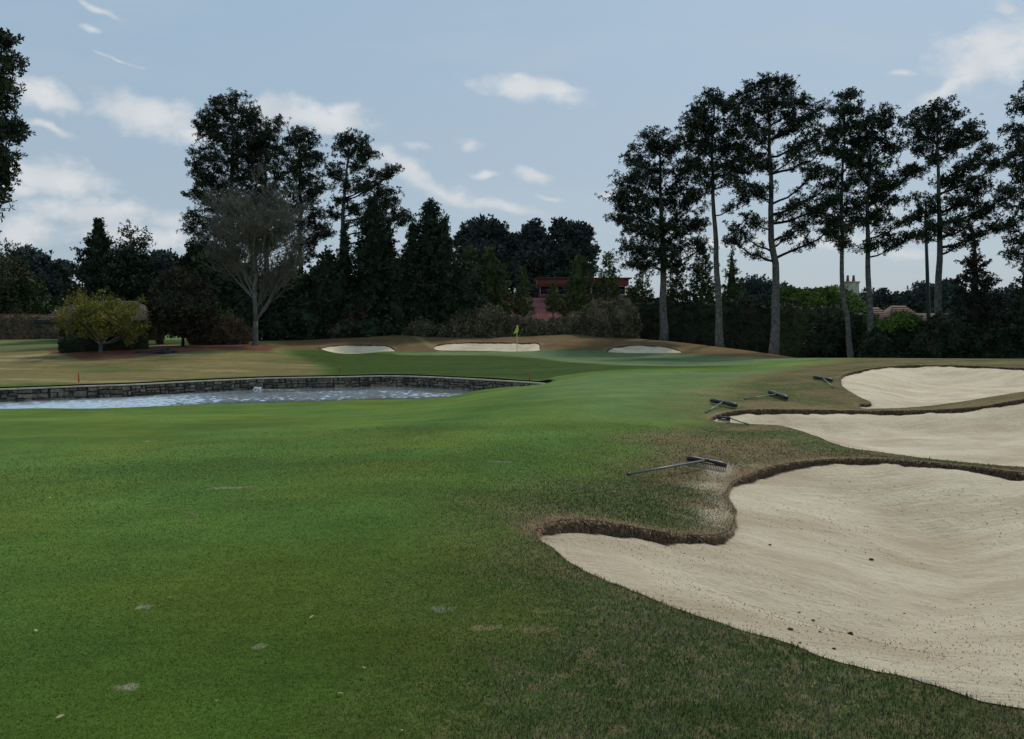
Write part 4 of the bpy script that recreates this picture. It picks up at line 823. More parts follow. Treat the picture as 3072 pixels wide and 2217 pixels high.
fa.build("fascia", M['darkwood'], pav)
for i, (px_, py_) in enumerate(((x0+1.75, y0+.7), (x1-1.2, y0+.7), (x0+1.75, y1-.7), (x1-1.2, y1-.7))):
    g_ = float(T(px_, py_)); q = MB(); q.box((px_, py_, (g_+1.0+ze)/2), (.30, .30, ze-g_-1.0)); po = q.build("post", M['darkwood'], pav)
    q = MB(); rr0 = np.random.default_rng(i)
    for c in range(5):
        for s_ in range(2):
            q.box((px_-.13+.26*s_+rr0.normal()*.01, py_-.2, g_+.1+c*.2), (.25, .06, .185), 0, rr0.uniform(.7,2.2)); q.box((px_-.13+.26*s_, py_+.2, g_+.1+c*.2), (.25, .06, .185), 0, rr0.uniform(.7,2.0))
    q.box((px_, py_, g_+.48), (.44, .34, .98), 0, .8); q.box((px_, py_, g_+1.01), (.6, .56, .07), 0, 1.2); q.build("stone_pier", M['stone'], pav)
bare_tree("redbud_tree","small spreading tree with yellow-green buds in front of the pavilion",None,57.5,302,1054,858,136,150,leafmat='redbud',leaf=.10,trunk_r=.13,fork=.16,nl=22,gen=(5,4,3),leafn=2,wob=.09,twr=.01,env=lambda z: .75 if z < .55 else (1.05 if z < .8 else .72),vshape=.15)
# tarp on the mulch
p = gp(465, 1059); tp_ = thing("tarp","crumpled black tarpaulin lying flat on the mulch right of the clipped hedge","tarp",p)
gx, gy = np.meshgrid(np.linspace(-1.45,1.3,60), np.linspace(-.45,.45,16)); hz = (.07+.10*fbm(gx*2.2+4, gy*3, 4)+.12*np.exp(-((gx-.75)/.25)**2)+.05*sstep(-.5,.6,gx))*np.sqrt(np.clip(1-(gy/.46)**2,0,1))*sstep(-1.5,-1.2,gx)*sstep(1.35,1.15,gx)
V = np.column_stack([(p[0]+gx).ravel(), (p[1]+gy*(1+.3*np.sin(gx*2))).ravel(), (T(p[0]+gx, p[1]+gy)+np.abs(hz)*1.5+.012).ravel()]); I_ = np.arange(gx.size).reshape(gx.shape)
part("sheet", V, np.stack([I_[:-1,:-1],I_[:-1,1:],I_[1:,1:],I_[1:,:-1]],-1).reshape(-1,4), M['tarp'], tp_, np.ones(len(V)), True)
q = MB(); q.tube([p+np.array([.8,0,.2]), p+np.array([1.0,.0,.38]), p+np.array([1.08,0,.3])], [.05,.04,.02], 6); q.tube([p+np.array([1.25,.0,.05]), p+np.array([1.4,0,.16]), p+np.array([1.62,0,.14]), p+np.array([1.6,0,.02])], .035, 6); q.build("fold", M['tarp'], tp_)
# ------------------------------------------------------------------ red roofed building
Db = 96.0; a_ = at(1612, 960, Db); b_ = at(1885, 960, Db); bz = float(T(a_[0], a_[1]))
bd = thing("red_roofed_building","building with red tile roof and a flat-topped window storey behind the slim evergreens","building",((a_[0]+b_[0])/2, Db+3, bz))
zt_ = at(1612, 836, Db)[2]; zf = at(1612, 857, Db)[2]; zw0 = at(1612, 884, Db)[2]; zs = at(1612, 893, Db)[2]; xa, xb = a_[0], b_[0]
q = MB(); q.box(((xa+xb)/2, Db+3, (zt_+zf)/2), (xb-xa, 6.2, zt_-zf)); q.box(((xa+xb)/2+.1, Db+3, zt_+.06), (xb-xa+.5, 6.6, .14), 0, .7); q.build("fascia", M['redwall'], bd)
q = MB(); q.box(((xa+xb)/2, Db+3.3, (zf+zs)/2), (xb-xa-.6, 5.6, zf-zs+.02)); q.build("interior", M['dark'], bd)
ws_ = (xb-xa-.6)/5
for i in range(5):
    cx = xa+.3+ws_*(i+.5); w = MB()
    for dx in (-ws_/2+.05, ws_/2-.08): w.box((cx+dx, Db+.44, (zf+zw0)/2), (.12, .1, zf-zw0))
    w.box((cx, Db+.44, zw0+.04), (ws_-.22, .08, .08)); w.box((cx, Db+.44, zf-.04), (ws_-.22, .08, .08)); wi = w.build("window", M['stucco'] if i < 4 else M['white'], bd)
    g_ = MB(); g_.box((cx, Db+.47, (zf+zw0)/2), (ws_-.24, .02, zf-zw0-.18)); g_.build("pane", M['glass'], wi)
q = MB(); q.box(((xa+xb)/2, Db+.35, (zw0+zs)/2), (xb-xa-.2, .5, zw0-zs)); q.build("sill", M['redwall'], bd)
r0 = np.array([at(1470,878,Db+.2), at(1600,884,Db+.2), at(1612,893,Db+.1), at(2010,893,Db+.1)]); xl, xr = at(1490,960,Db)[0], at(2010,960,Db)[0]
q = MB(); zb = at(1612, 985, Db-7)[2]
q.add([(xl,Db-7,zb),(xr,Db-7,zb),(xr,Db+.1,zs-.02),(xl,Db+.1,zs-.02),(xl,Db+7,zb),(xr,Db+7,zb)], [(0,1,2,3),(3,2,5,4),(0,3,4),(1,5,2)], .95)
for k in range(1, 24):
    t = k/24; q.tube([(xl, Db-7+7.1*t, zb+(zs-zb)*t+.03), (xr, Db-7+7.1*t, zb+(zs-zb)*t+.03)], .055, 4, 1.25, caps=False)
q.build("roof", M['redroof'], bd)
q = MB(); q.box(((xl+xr)/2, Db, (zb+bz)/2), (xr-xl-1, 12, zb-bz)); q.build("wall", M['stucco'], bd)
# second red roof, seen at the far left between the evergreens
p = at(1045, 960, 100); bz2 = float(T(p[0], p[1])); q2 = thing("pink_house","pinkish-red tile roofed house glimpsed behind the left mound bunker's shrubs","house",(p[0],p[1],bz2))
q = MB(); q.add([(p[0]-3,98,at(0,1000,98)[2]),(p[0]+7,98,at(0,1000,98)[2]),(p[0]+6,102,at(0,925,102)[2]),(p[0]-2,102,at(0,925,102)[2]),(p[0]-3,106,at(0,1000,98)[2]),(p[0]+7,106,at(0,1000,98)[2])],[(0,1,2,3),(3,2,5,4),(0,3,4),(1,5,2)]); q.build("roof", M['redroof'], q2)
q = MB(); zz = at(0,1000,98)[2]; q.box((p[0]+2,102,(zz+bz2)/2),(8.5,7,zz-bz2)); q.build("wall", M['stucco'], q2)
# ------------------------------------------------------------------ houses on the right
def house(label, D, xl, xr, ridge, eave, mat, depth=8, hip=.3, gable=False, name="house"):
    A_, B_ = at(xl, eave, D), at(xr, eave, D); zr = at(xl, ridge, D+depth/2)[2]; ze = A_[2]; gz = float(T((A_[0]+B_[0])/2, D+depth/2)); x0, x1 = A_[0], B_[0]; w = x1-x0; ym = D+depth/2
    t = thing(name, label, "house", ((x0+x1)/2, ym, gz), "houses beyond the right-hand pines"); q = MB(); h_ = hip*w
    q.add([(x0,D,ze),(x1,D,ze),(x1,D+depth,ze),(x0,D+depth,ze),(x0+h_,ym,zr),(x1-h_,ym,zr)], [(0,1,5,4),(1,2,5),(2,3,4,5),(3,0,4),(3,2,1,0)])
    for k in range(1, 9):
        s = k/9; q.tube([(x0+h_*s, D+depth/2*s-.02, ze+(zr-ze)*s+.02), (x1-h_*s, D+depth/2*s-.02, ze+(zr-ze)*s+.02)], .04, 4, .8, caps=False)
    q.build("roof", M[mat], t); q = MB(); q.box(((x0+x1)/2, ym, (ze+gz)/2-.02), (w-.8, depth-.8, ze-gz)); q.build("wall", M['stucco'], t)
    for i in range(3):
        wx_ = x0+w*(.2+.3*i); q = MB(); q.box((wx_, D+.37, ze-1.3), (1.1, .08, 1.5)); wi = q.build("window", M['white'], t); q = MB(); q.box((wx_, D+.32, ze-1.3), (.9, .04, 1.3)); q.build("pane", M['glass'], wi)
    return t
hc = house("pale gabled house under the chimney, mostly hidden by the olive-yellow tree", 112, 2490, 2610, 865, 950, 'brownroof', hip=.05, depth=9)
cb, ct = at(2548, 950, 116), at(2548, 848, 116); q = MB(); q.box((cb[0]+.1, 116, (cb[2]+ct[2])/2), (1.9, 1.2, ct[2]-cb[2])); q.box((cb[0]+.1, 116, ct[2]+.08), (2.15, 1.4, .16)); q.box((cb[0]+.1, 116, ct[2]-1.5), (2.0, 1.3, .14))
hc2 = q.build("chimney", M['stucco'], hc)
for dx in (-.42, .42):
    q = MB(); q.tube([(cb[0]+.05+dx,116,ct[2]+.1),(cb[0]+.05+dx,116,ct[2]+.6),(cb[0]+.05+dx,116,ct[2]+1.05)], [.26,.19,.17], 8); q.build("chimney_pot", M['brownroof'], hc2)
house("brown hipped roof house left of the lime green bush", 118, 2600, 2720, 922, 975, 'brownroof', hip=.42, depth=8)
house("brown roofed house with the highest hipped roof behind the lime green bush", 124, 2670, 2790, 917, 965, 'brownroof', hip=.32)
house("long low brown roofed house between the light pole and the cedar", 116, 2755, 2905, 940, 985, 'brownroof', hip=.1)
# light pole and lamp post
p = at(2787, 1000, 80); g_ = float(T(p[0], p[1])); q = thing("light_pole","tall dark green light pole left of the forked pine","light pole",(p[0],p[1],g_))
s = MB(); tpz = at(2776, 640, 80); s.tube([(p[0],p[1],g_-.2), tuple(p), tuple(at(2782,820,80)), tuple(tpz)], [.22,.2,.17,.12], 10); s.build("pole", M['darkmetal'], q, True)
s = MB(); s.box((tpz[0], tpz[1], tpz[2]+.05), (1.6, .15, .12)); s.build("crossarm", M['darkmetal'], q)
for dx in (-.6, .6):
    s = MB(); s.box((tpz[0]+dx, tpz[1]-.1, tpz[2]+.32), (.5, .3, .42), 0, 1, .8); s.build("floodlight", M['darkmetal'], q)
p = at(3029, 1000, 74); g_ = float(T(p[0], p[1])); q = thing("street_lamp","curved black lamp post right of the reddish cedar","street lamp",(p[0],p[1],g_))
s = MB(); s.tube([(p[0],p[1],g_), at(3029,940,74), at(3030,918,74), at(3036,908,74), at(3045,906,74), at(3050,912,74)], [.06,.05,.045,.04,.04,.03], 8); s.build("post", M['darkmetal'], q, True)
s = MB(); e_ = at(3050,914,74); s.tube([e_, e_-np.array([0,0,.18])], [.06,.22], 10); s.build("lamp_shade", M['darkmetal'], q, True)
# pale rocks on the mound crest
for i, (sx, sy, sz, lb) in enumerate([(1396,1006,.42,"largest pale rock on the mound crest below the brown shrubs"),(1374,1011,.25,"small pale rock left of the largest rock on the mound crest"),(1415,1010,.22,"small pale rock right of the largest rock on the mound crest"),(1210,1003,.14,"tiny pale rock on the crest left of the centre bunker")]):
    p = at(sx, sy, 77.5); r = np.random.default_rng(i+3); V = ICOV*(1+.5*vnoise(ICOV[:,0]*1.7+i*9, ICOV[:,1]*1.7+ICOV[:,2]*2+7))[:,None]*np.array([sz,sz*.8,sz*.6]); q = thing("rock", lb, "rock", p, "pale rocks on the mound crest")
    part("boulder", V+p, ICOF, M['rock'], q, np.ones(len(V)), False)
# ------------------------------------------------------------------ flag, stakes
p = gp(1551, 1057); q = thing("golf_flag","yellow flag on a thin pale pole planted in the green","flag",p); topz = at(1551, 975, p[1])[2]
s = MB(); s.tube([p-np.array([0,0,.1]), (p[0],p[1],topz)], .022, 8); s.build("pole", M['white'], q, True)
k1 = D_ = p[1]/FS; top_ = np.array([p[0], p[1], topz-.02]); V = []; n_ = 8
for i in range(n_+1):
    t = i/n_; zc = top_[2]-t*.60; wl = -(-.02+.34*t**1.3); wr = .05+.20*t*(1-t)*1.6
    for s_ in np.linspace(0, 1, 6): V.append((top_[0]+wl+(wr-wl)*s_, top_[1]-.03+.06*math.sin(s_*7+t*4), zc+(.12*(1-s_)*-t)))
F = [(i*6+j, i*6+j+1, (i+1)*6+j+1, (i+1)*6+j) for i in range(n_) for j in range(5)]; part("flag_cloth", V, F, M['yellow'], q, np.ones(len(V)), True)
s = MB(); a0 = p+np.array([0,0,.006]); s.add([a0+np.array([.054*math.cos(w), .054*math.sin(w), 0]) for w in np.linspace(0,2*math.pi,15)[:-1]], [tuple(range(14))]); s.build("cup", M['dark'], q)
for sx, sy, D, h, dx, lb in ((237,1160,39.5,.44,0,"thin red stake above the left part of the stone wall"),(1021,1120,47,.42,-.07,"tilted red stake on the green bank above the middle of the wall"),(1588,1150,41.2,.46,.02,"red stake beside the right-hand tip of the wall")):
    p = at(sx, sy, D); p[2] = max(float(T(p[0], p[1])), p[2]-.1); q = thing("hazard_stake", lb, "stake", p, "red hazard stakes round the pond"); s = MB(); s.tube([p-np.array([0,0,.1]), p+np.array([dx*.5,0,h*.5]), p+np.array([dx,0,h])], [.034,.034,.030], 6, 1); s.build("stake", M['red'], q)
    s = MB(); s.tube([p+np.array([dx,0,h+.001]), p+np.array([dx,0,h+.035])], [.036,.02], 6, .7); s.build("cap", M['red'], q)
# ------------------------------------------------------------------ rakes
def rake(label, e0, e1, tail, mid=.5, raise_=.05):
    pts = hit([e0, e1, tail]); p0, p1, tl = pts; L_ = np.linalg.norm(p1-p0); ax = (p1-p0)/L_; c = p0+(p1-p0)*mid; root = thing("bunker_rake", label, "rake", c, "bunker rakes")
    upv = np.array([0,0,1.]); lift = upv*.085; R = max(L_*.052, .036)
    s = MB(); n = 13; P = [p0+lift+ax*L_*t + upv*(.02*math.sin(math.pi*t)) for t in np.linspace(0,1,n)]; rad = [R*(.55 if i in (0,n-1) else (1.0 if (i < 4 or i > n-5) else .72)) for i in range(n)]
    s.tube(P, rad, 10); s.build("head", M['plastic'], root, True)
    hd = tl-c; hd[2] = 0; hd /= np.linalg.norm(hd); s = MB()
    for i in range(24):
        t = (i+.7)/24.4; b0 = p0+lift+ax*L_*t; s.tube([b0-upv*R*.4, b0-upv*.09+hd*.015], [.007,.004], 5)
    s.tube([p0+lift-upv*R*.7, p1+lift-upv*R*.7], .010, 5); s.build("teeth", M['plastic'], root)
    a0 = c+lift+upv*.03; s = MB(); s.tube([a0+hd*-.03, a0+hd*.07], [.030,.024], 8); s.build("socket", M['plastic'], root, True)
    s = MB(); s.tube([a0+hd*.05, (a0+tl+upv*.02)/2, tl+upv*.02], [.0165]*3, 8); h_ = s.build("handle", M['handle'], root, True)
    s = MB(); s.tube([tl+upv*.02-hd*.0+0, tl+upv*.02+hd*.05], [.0185,.0185], 8); e = s.build("end_cap", M['plastic'], root, True)
    return root
rake("nearest rake, lying on the grass left of the front bunker's bend, handle pointing left",(2060,1391),(2180,1413),(1890,1426),.52)
rake("rake on the green edge at the tip of the middle bunker, handle toward the camera",(2131,1210),(2210,1226),(2118,1239),.5)
rake("rake on the brown rough between the middle and far right bunkers, handle pointing left",(2306,1184),(2362,1203),(2236,1199),.5)
rake("farthest rake on the slope left of the far right bunker, handle toward the camera",(2440,1138),(2497,1148),(2500,1164),.5)
rake("rake lying inside the narrow tip of the middle bunker, half sunk in the sand",(2152,1262),(2190,1268),(2240,1274),.85)
p = gp(957, 1045); p2 = gp(962,1046.5); q = thing("bunker_rake","rake handle sticking out of the left end of the left mound bunker","rake",p2,"bunker rakes")
s = MB(); e0 = at(944,1041,p2[1]+.3); e0[2] = max(e0[2], float(T(e0[0],e0[1]))+.05); s.tube([e0, p2+np.array([0,-.1,.10])], .02, 6); s.build("handle", M['plastic'], q)
e1 = p2+np.array([0,-.1,.08]); s = MB(); s.tube([e1+np.array([-.02,-.3,0]), e1+np.array([.05,.3,0])], .04, 8); s.build("head", M['plastic'], q)
# ------------------------------------------------------------------ small things on the ground
Bq = BUNK[0]
def sand_pt(sx, sy):
    a = (sx-1536)/FS; b = (1108.5-sy)/FS; dy = CP+b*SP; ax = a/dy; az = (-SP+b*CP)/dy; D = np.linspace(3, 14, 3000)
    d, idx = sdf(ax*D, D, Bq['poly'], .5); z = sand_z(Bq, ax*D, D, d, idx); k = np.argmax(EYE+az*D < z); return np.array([ax*D[k], D[k], z[k]])
CL_ = [(2614,1680,.026),(2552,1903,.022),(2440,1862,.022),(2396,1838,.015),(2370,1890,.028),(2712,1841,.016),(2460,1897,.016),(2502,1948,.018),(2400,1930,.015),(2806,1899,.014),(2310,1636,.022)]
cl0 = None
for i, (sx, sy, sz) in enumerate(CL_):
    p = sand_pt(sx, sy); sz = sz*(1 if i < 2 else .6); lb = ["dark crumbly clod in the middle of the front bunker's sand","round dark clod low in the front bunker, largest near the lower edge"][i] if i < 2 else "tiny dark clod lying on the front bunker's sand"
    V = ICOV*(1+.7*vnoise(ICOV[:,0]*2+i*5, ICOV[:,1]*2+ICOV[:,2]*2+7))[:,None]*np.array([sz,sz*.8,sz*.55]); o = mesh_obj("dirt_clod", V, ICOF, M['clod'], None, np.ones(len(V))); o.location = tuple(p+np.array([0,0,sz*.2])); tag(o, lb, "clod", "dark clods on the sand")
r = np.random.default_rng(77); n_ = 8000; th_ = r.uniform(0, .66, n_); rr_ = np.exp(r.uniform(math.log(3.6), math.log(13), n_)); x, y = rr_*np.sin(th_), rr_*np.cos(th_); d, idx = sdf(x, y, Bq['poly'], .5); m_ = d < -.06; x, y, d, idx = x[m_], y[m_], d[m_], idx[m_]; dn = fbm(x*.8, y*.8, 3) > -.12; x, y, d, idx = x[dn], y[dn], d[dn], idx[dn]
z = sand_z(Bq, x, y, d, idx)+.004; V, t = leaf_tris(np.column_stack([x,y,z]), .0022+.0009*np.hypot(x,y)*r.uniform(.3,1.2,len(x)), 3, r, up=.3, wid=.5)
o = mesh_obj("sand_debris", V, np.arange(len(V)).reshape(-1,3), M['clod'], None, t*2.6); tag(o, "fine dark specks and crumbs scattered over the front bunker's sand", "debris", kind="stuff")
LF = [(150,1497),(440,1512),(1055,1525),(345,1714),(510,1797),(108,1898),(935,1857),(648,2110),(180,2158),(1020,2088),(1092,2010),(1265,2057),(1205,2199)]
leafV = np.array([(-.022,0,0),(-.008,.010,.004),(.012,.009,.006),(.026,0,.002),(.012,-.009,.005),(-.008,-.010,.003)])
lf0 = None
for i, (sx, sy) in enumerate(LF):
    p = gp(sx, min(sy, 2214))
    if lf0 is None: lf0 = mesh_obj("fallen_leaf", leafV, [(0,1,2,3,4,5)], M['leaf'], None, np.ones(6)); tag(lf0, "small pale dry leaf or petal lying on the near fairway", "leaf", "dry leaves on the fairway"); o = lf0
    else: o = lf0.copy(); COL.objects.link(o)
    s_ = r.uniform(.35,.8); o.location = (p[0], p[1], p[2]+.012); o.rotation_euler = (r.uniform(-.3,.3), r.uniform(-.3,.3), r.uniform(0,6.28)); o.scale = (s_,s_,s_)
# ------------------------------------------------------------------ pond
wp = np.vstack([pond_front + wn*.15, shore + 0]); 
cen = wp.mean(0)
shore_out = shore.copy(); tn2 = np.gradient(shore, axis=0); tn2 /= np.linalg.norm(tn2,axis=1)[:,None]; shore_out += np.stack([-tn2[:,1], tn2[:,0]],1)*.25
wpoly = np.vstack([pond_front + wn*.15, shore_out])
gx_ = np.arange(wpoly[:,0].min(), wpoly[:,0].max()+.055, .055); gx_ = gx_[gx_ > -34]; gy_ = np.arange(wpoly[:,1].min(), wpoly[:,1].max()+.055, .055); WX, WY = np.meshgrid(gx_, gy_)
dW, _ = sdf(WX, WY, wpoly, 1.0); calm = sstep(-17, -12, WX)*sstep(3.2, 1.6, -dW+.6*fbm(WX*.4, WY*.4, 2))*.9
wave = (fbm(WX*1.7, WY*2.4, 2)*.020 + fbm(WX*5.0+3, WY*6.5, 1)*.024)*(1-.88*calm)*(.75+.5*sstep(-.3,.3,fbm(WX*.15+2, WY*.4, 2)))
Iw = np.arange(WX.size).reshape(WX.shape); qw = np.stack([Iw[:-1,:-1], Iw[:-1,1:], Iw[1:,1:], Iw[1:,:-1]], -1).reshape(-1,4); qw = qw[(dW.ravel() < .12)[qw].all(1)]
us = np.unique(qw); rm_ = -np.ones(WX.size, int); rm_[us] = np.arange(len(us))
water = mesh_obj("water", np.column_stack([WX.ravel(), WY.ravel(), ZW+wave.ravel()])[us], rm_[qw], M['water'], tint=(.28-.07*sstep(-19,-12,WX).ravel()-.10*calm.ravel())[us], smooth=True); tag(water, kind='structure')
zt = T(shore[:,0], shore[:,1]); V = np.vstack([np.column_stack([shore, zt+.002]), np.column_stack([shore+np.stack([-tn2[:,1],tn2[:,0]],1)*-.25, np.full(len(shore), ZW-.15)])]); ns = len(shore)
F = [(i, i+1, ns+i+1, ns+i) for i in range(ns-1)]
bk = mesh_obj("pond_bank", V, F, M['turf'], None, np.column_stack([np.tile([.035,.07,.015], (len(V),1)), np.zeros(len(V))]), attr="turf"); tag(bk, kind='structure')

# stone retaining wall
wall = thing("stone_wall", "low stone retaining wall with pale coping along the far side of the pond", "wall", (0, 44, ZW))
L = np.concatenate([[0], np.cumsum(np.linalg.norm(np.diff(pond_front, axis=0), axis=1))])
def wpos(s, off, z):
    return np.array([np.interp(s, L, pond_front[:,0])+np.interp(s, L, wn[:,0])*off, np.interp(s, L, pond_front[:,1])+np.interp(s, L, wn[:,1])*off, z])
n = len(pond_front); rowsw = [(.06, ZW-.3), (.06, ZC-.05), (.30, ZC-.05)]
V = np.vstack([np.column_stack([pond_front+wn*o, np.full(n, z)]) for o, z in rowsw]); F = [(k*n+i, k*n+i+1, (k+1)*n+i+1, (k+1)*n+i) for k in range(2) for i in range(n-1)]
part("mortar", V, F, M['mortar'], wall, np.ones(len(V)))
st = MB(); hh = ZC-.05-(ZW-.10)
s = 0.2; r = np.random.default_rng(5)
while s < L[-1]-.5:
    wcol = r.uniform(.35, .7); z0 = ZW-.10; nrow = r.integers(3, 5); hs = r.uniform(.6, 1.4, nrow); hs = hs/hs.sum()*hh
    for h in hs:
        k = r.integers(1, 4) if h < .2 else r.integers(1, 3); ws = r.uniform(.6, 1.4, k); ws = ws/ws.sum()*wcol; a = s+r.uniform(-.04,.04)
        for w_ in ws:
            g = .014; dpt = r.uniform(.01,.05); corners = [(a+g, z0+g), (a+w_-g, z0+g), (a+w_-g, z0+h-g), (a+g, z0+h-g)]
            corners = [(c[0]+r.uniform(-.035,.035), c[1]+r.uniform(-.022,.022)) for c in corners]; cx = a+w_/2; cz = z0+h/2
            V = [wpos(c[0], .07, c[1]) for c in corners] + [wpos(cx+(c[0]-cx)*.82, .05-dpt, cz+(c[1]-cz)*.80) for c in corners]
            st.add(V, [(4,5,6,7),(0,1,5,4),(1,2,6,5),(2,3,7,6),(3,0,4,7)], r.uniform(.6, 1.8))
            a += w_
        z0 += h
    s += wcol
st.build("stone", M['stone'], wall)["kind"] = "stuff"
rowsw = [(-.04, ZC-.05), (-.04, ZC), (.28, ZC+.004), (.28, ZC-.05)]
V = np.vstack([np.column_stack([pond_front+wn*o, np.full(n, z)]) for o, z in rowsw]); F = [(k*n+i, k*n+i+1, (k+1)*n+i+1, (k+1)*n+i) for k in range(3) for i in range(n-1)]
part("coping", V, F, M['coping'], wall, np.ones(len(V)))
ztop = np.maximum(T(*(pond_front+wn*.30).T), ZC+.05)
V = np.vstack([np.column_stack([pond_front+wn*.27, np.full(n, ZC-.06)]), np.column_stack([pond_front+wn*.27, ztop+.012]), np.column_stack([pond_front+wn*.34, ztop+.014])])
part("dark_edging", V, [(k*n+i, k*n+i+1, (k+1)*n+i+1, (k+1)*n+i) for k in range(2) for i in range(n-1)], M['edge'], wall, np.ones(len(V)))

# white splash at the foot of the wall
p = at(770, 1163, 43.2); r = np.random.default_rng(9); s = MB()
base = np.array([p[0], p[1], ZW])
for i in range(70):
    q = base+np.array([r.uniform(-.16,.22), r.uniform(-.12,.12), r.uniform(0,.13)]); sz = r.uniform(.02,.06)
    for k in range(3):
        d = r.normal(size=3); d /= np.linalg.norm(d); e = np.cross(d, r.normal(size=3)); e /= np.linalg.norm(e)
        s.add([q+d*sz, q-d*sz*.5+e*sz, q-d*sz*.5-e*sz], [(0,1,2)], r.uniform(.8,1.1))
spl = thing("water_splash", "small white splash of water spilling out at the foot of the stone wall", "water splash", base)
s.build("spray", M['foam'], spl)
f = MB()
for i in range(70):
    t = r.random()**1.3; q = base+np.array([.15+t*2.1, r.normal()*.04*(1+t)-.1*t, .012]); a, b_ = r.uniform(.04,.13)*(1-.4*t), r.uniform(.01,.025)
    f.add([q+np.array([a*math.cos(w)+r.uniform(-.01,.01), b_*math.sin(w), 0]) for w in np.linspace(0,2*math.pi,8)[:-1]], [tuple(range(7))], 1)
f.build("foam_trail", M['foam'], spl)

# ------------------------------------------------------------------ sky, sun
SUN_AZ, SUN_EL = math.radians(28), math.radians(48)      # azimuth from +Y towards +X
world = bpy.data.worlds.new("World"); scene.world = world; world.use_nodes = True; world.cycles.sampling_method = 'MANUAL'; world.cycles.sample_map_resolution = 256; nt = world.node_tree
bg = nt.nodes['Background']; sky = N(nt, 'ShaderNodeTexSky'); sky.sky_type = 'NISHITA'; sky.sun_disc = False
sky.sun_elevation = SUN_EL; sky.sun_rotation = SUN_AZ; sky.dust_density = 1.5; sky.air_density = 1.0; sky.ozone_density = 1.2
tc = N(nt, 'ShaderNodeTexCoord'); sep = N(nt, 'ShaderNodeSeparateXYZ'); nt.links.new(tc.outputs['Generated'], sep.inputs[0])
yy = math_(nt, 'MAXIMUM', sep.outputs[1], .08); U = math_(nt, 'DIVIDE', sep.outputs[0], yy); Vv = math_(nt, 'DIVIDE', sep.outputs[2], yy)
cmb = N(nt, 'ShaderNodeCombineXYZ'); nt.links.new(U, cmb.inputs[0]); nt.links.new(Vv, cmb.inputs[1])
def n2(scale, det, off=(0,0,0), sc=(1,1,1)):
    mp = N(nt, 'ShaderNodeMapping'); mp.inputs['Location'].default_value = off; mp.inputs['Scale'].default_value = sc; nt.links.new(cmb.outputs[0], mp.inputs[0])
    return noise(nt, scale, det, mp.outputs[0], .6)
wu = math_(nt, 'MULTIPLY', math_(nt, 'SUBTRACT', n2(14, 2), .5), .045); wv = math_(nt, 'MULTIPLY', math_(nt, 'SUBTRACT', n2(14, 2, (5,3,0)), .5), .032)
Uw = math_(nt, 'ADD', U, wu); Vw = math_(nt, 'ADD', Vv, wv)
fine = math_(nt, 'SUBTRACT', n2(26, 4, sc=(.8,1.3,1)), .5)
# clouds of the photo: column, row, half-width, half-height, tilt, strength
CL = [(1600,262,170,40,8,1.0),(1540,228,50,22,0,.6),(100,272,150,40,22,.95),(150,385,110,22,16,.5),(140,532,190,62,6,1.0),(60,570,170,45,0,.7),(430,345,190,62,14,.95),(560,400,150,45,20,.5),
      (900,345,210,50,6,1.0),(1030,320,90,30,0,.7),(1200,500,170,40,28,.8),(1330,580,200,45,24,.6),(1500,620,170,26,8,.65),(1400,432,48,28,0,.7),(1260,440,80,22,12,.4),(1455,525,50,17,6,.7),(1600,523,62,20,8,.8),(1650,590,80,14,12,.4),
      (300,30,110,14,22,.55),(270,88,60,20,10,.35),(370,185,110,12,14,.4),(300,640,280,60,8,.8),(420,710,260,45,6,.7),(60,690,220,60,0,.65),(2990,150,240,120,-18,.75),(2850,260,180,30,-25,.6),(3020,20,70,40,0,.5),(2920,215,60,26,20,.6),
      (2700,225,120,16,0,.3),(2640,620,120,40,10,.5),(1850,585,80,18,0,.5),(2400,720,320,34,0,.6),(2690,765,140,24,0,.55),(2150,740,220,40,0,.5),(-300,300,250,70,10,.8),(3500,400,300,90,-10,.7),(4200,200,400,120,5,.7),(-900,500,400,120,0,.7)]
wv_ = N(nt, 'ShaderNodeCombineXYZ'); nt.links.new(Uw, wv_.inputs[0]); nt.links.new(Vw, wv_.inputs[1])
acc = None
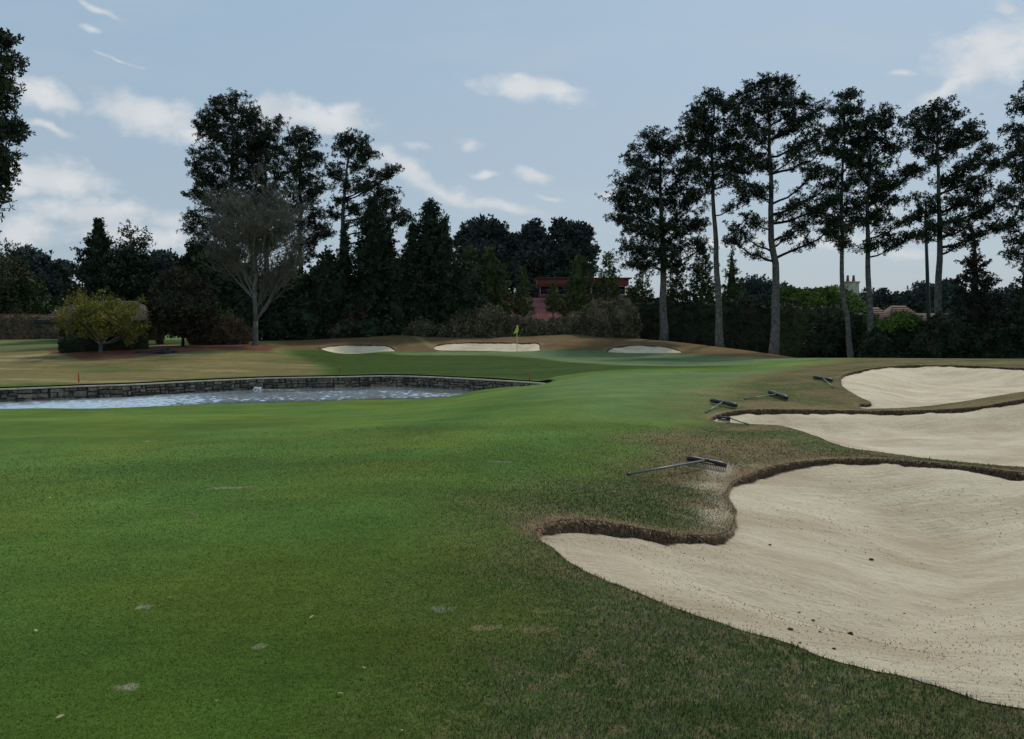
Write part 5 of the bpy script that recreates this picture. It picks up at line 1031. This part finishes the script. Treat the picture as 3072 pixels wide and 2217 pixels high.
for cx, cy, a_, b_, tl, stg in CL:
    d = at(cx, cy, 1.0)-np.array([0,0,EYE]); mp = N(nt, 'ShaderNodeMapping', vector_type='TEXTURE')
    mp.inputs['Location'].default_value = (d[0], d[2], 0); mp.inputs['Rotation'].default_value = (0, 0, math.radians(-tl)); mp.inputs['Scale'].default_value = (a_/FS*1.1, b_/FS*1.1, 1)
    nt.links.new(wv_.outputs[0], mp.inputs[0]); ln = N(nt, 'ShaderNodeVectorMath', operation='LENGTH'); nt.links.new(mp.outputs[0], ln.inputs[0])
    v_ = math_(nt, 'ADD', ln.outputs['Value'], (1-stg)*.75)
    acc = v_ if acc is None else math_(nt, 'MINIMUM', acc, v_)
fk = math_(nt, 'ADD', math_(nt, 'SUBTRACT', 1.02, acc), math_(nt, 'MULTIPLY', fine, 1.6))
mk = N(nt, 'ShaderNodeMapRange'); mk.interpolation_type = 'SMOOTHSTEP'; nt.links.new(fk, mk.inputs[0]); mk.inputs[1].default_value = -.16; mk.inputs[2].default_value = .72; mk.inputs[3].default_value = 0; mk.inputs[4].default_value = 1
mask = mk.outputs[0]
STR = .1
veil_low = ramp(nt, Vv, 0.0, .46, 1, 0)
veil = mixc(nt, 'MIX', veil_low, (.350/STR,.490/STR,.625/STR), (.385/STR,.475/STR,.56/STR))
base = mixc(nt, 'MIX', .82, sky.outputs[0], veil)
wisp = ramp(nt, n2(5, 4, (2,7,0), (.6,2.2,1)), .5, .8, 0, .22)
base = mixc(nt, 'MIX', wisp, base, (.58/STR,.63/STR,.68/STR))
base = mixc(nt, 'MIX', ramp(nt, n2(6, 3, (1,1,0), (.5,2.5,1)), .42, .7, 0, .35), base, mixc(nt, 'MIX', veil_low, base, (.46/STR,.52/STR,.585/STR)))
ccol = mixc(nt, 'MIX', ramp(nt, n2(11, 2, (3,0,0)), .35, .65), (.60/STR,.64/STR,.68/STR), (.76/STR,.775/STR,.78/STR))
skyc = mixc(nt, 'MIX', math_(nt, 'MULTIPLY', mask, .85), base, ccol)
nt.links.new(skyc, bg.inputs[0]); bg.inputs[1].default_value = STR
sun = bpy.data.lights.new("sun", 'SUN'); so = bpy.data.objects.new("sun", sun); COL.objects.link(so)
sun.energy = 2.2; sun.angle = math.radians(7); sun.color = (1,.93,.82)
dvec = Vector((math.sin(SUN_AZ)*math.cos(SUN_EL), math.cos(SUN_AZ)*math.cos(SUN_EL), math.sin(SUN_EL)))
so.rotation_euler = dvec.to_track_quat('Z', 'Y').to_euler()
vs = scene.view_settings; vs.view_transform = 'Standard'; vs.look = 'None'; vs.exposure = 0; vs.gamma = 1
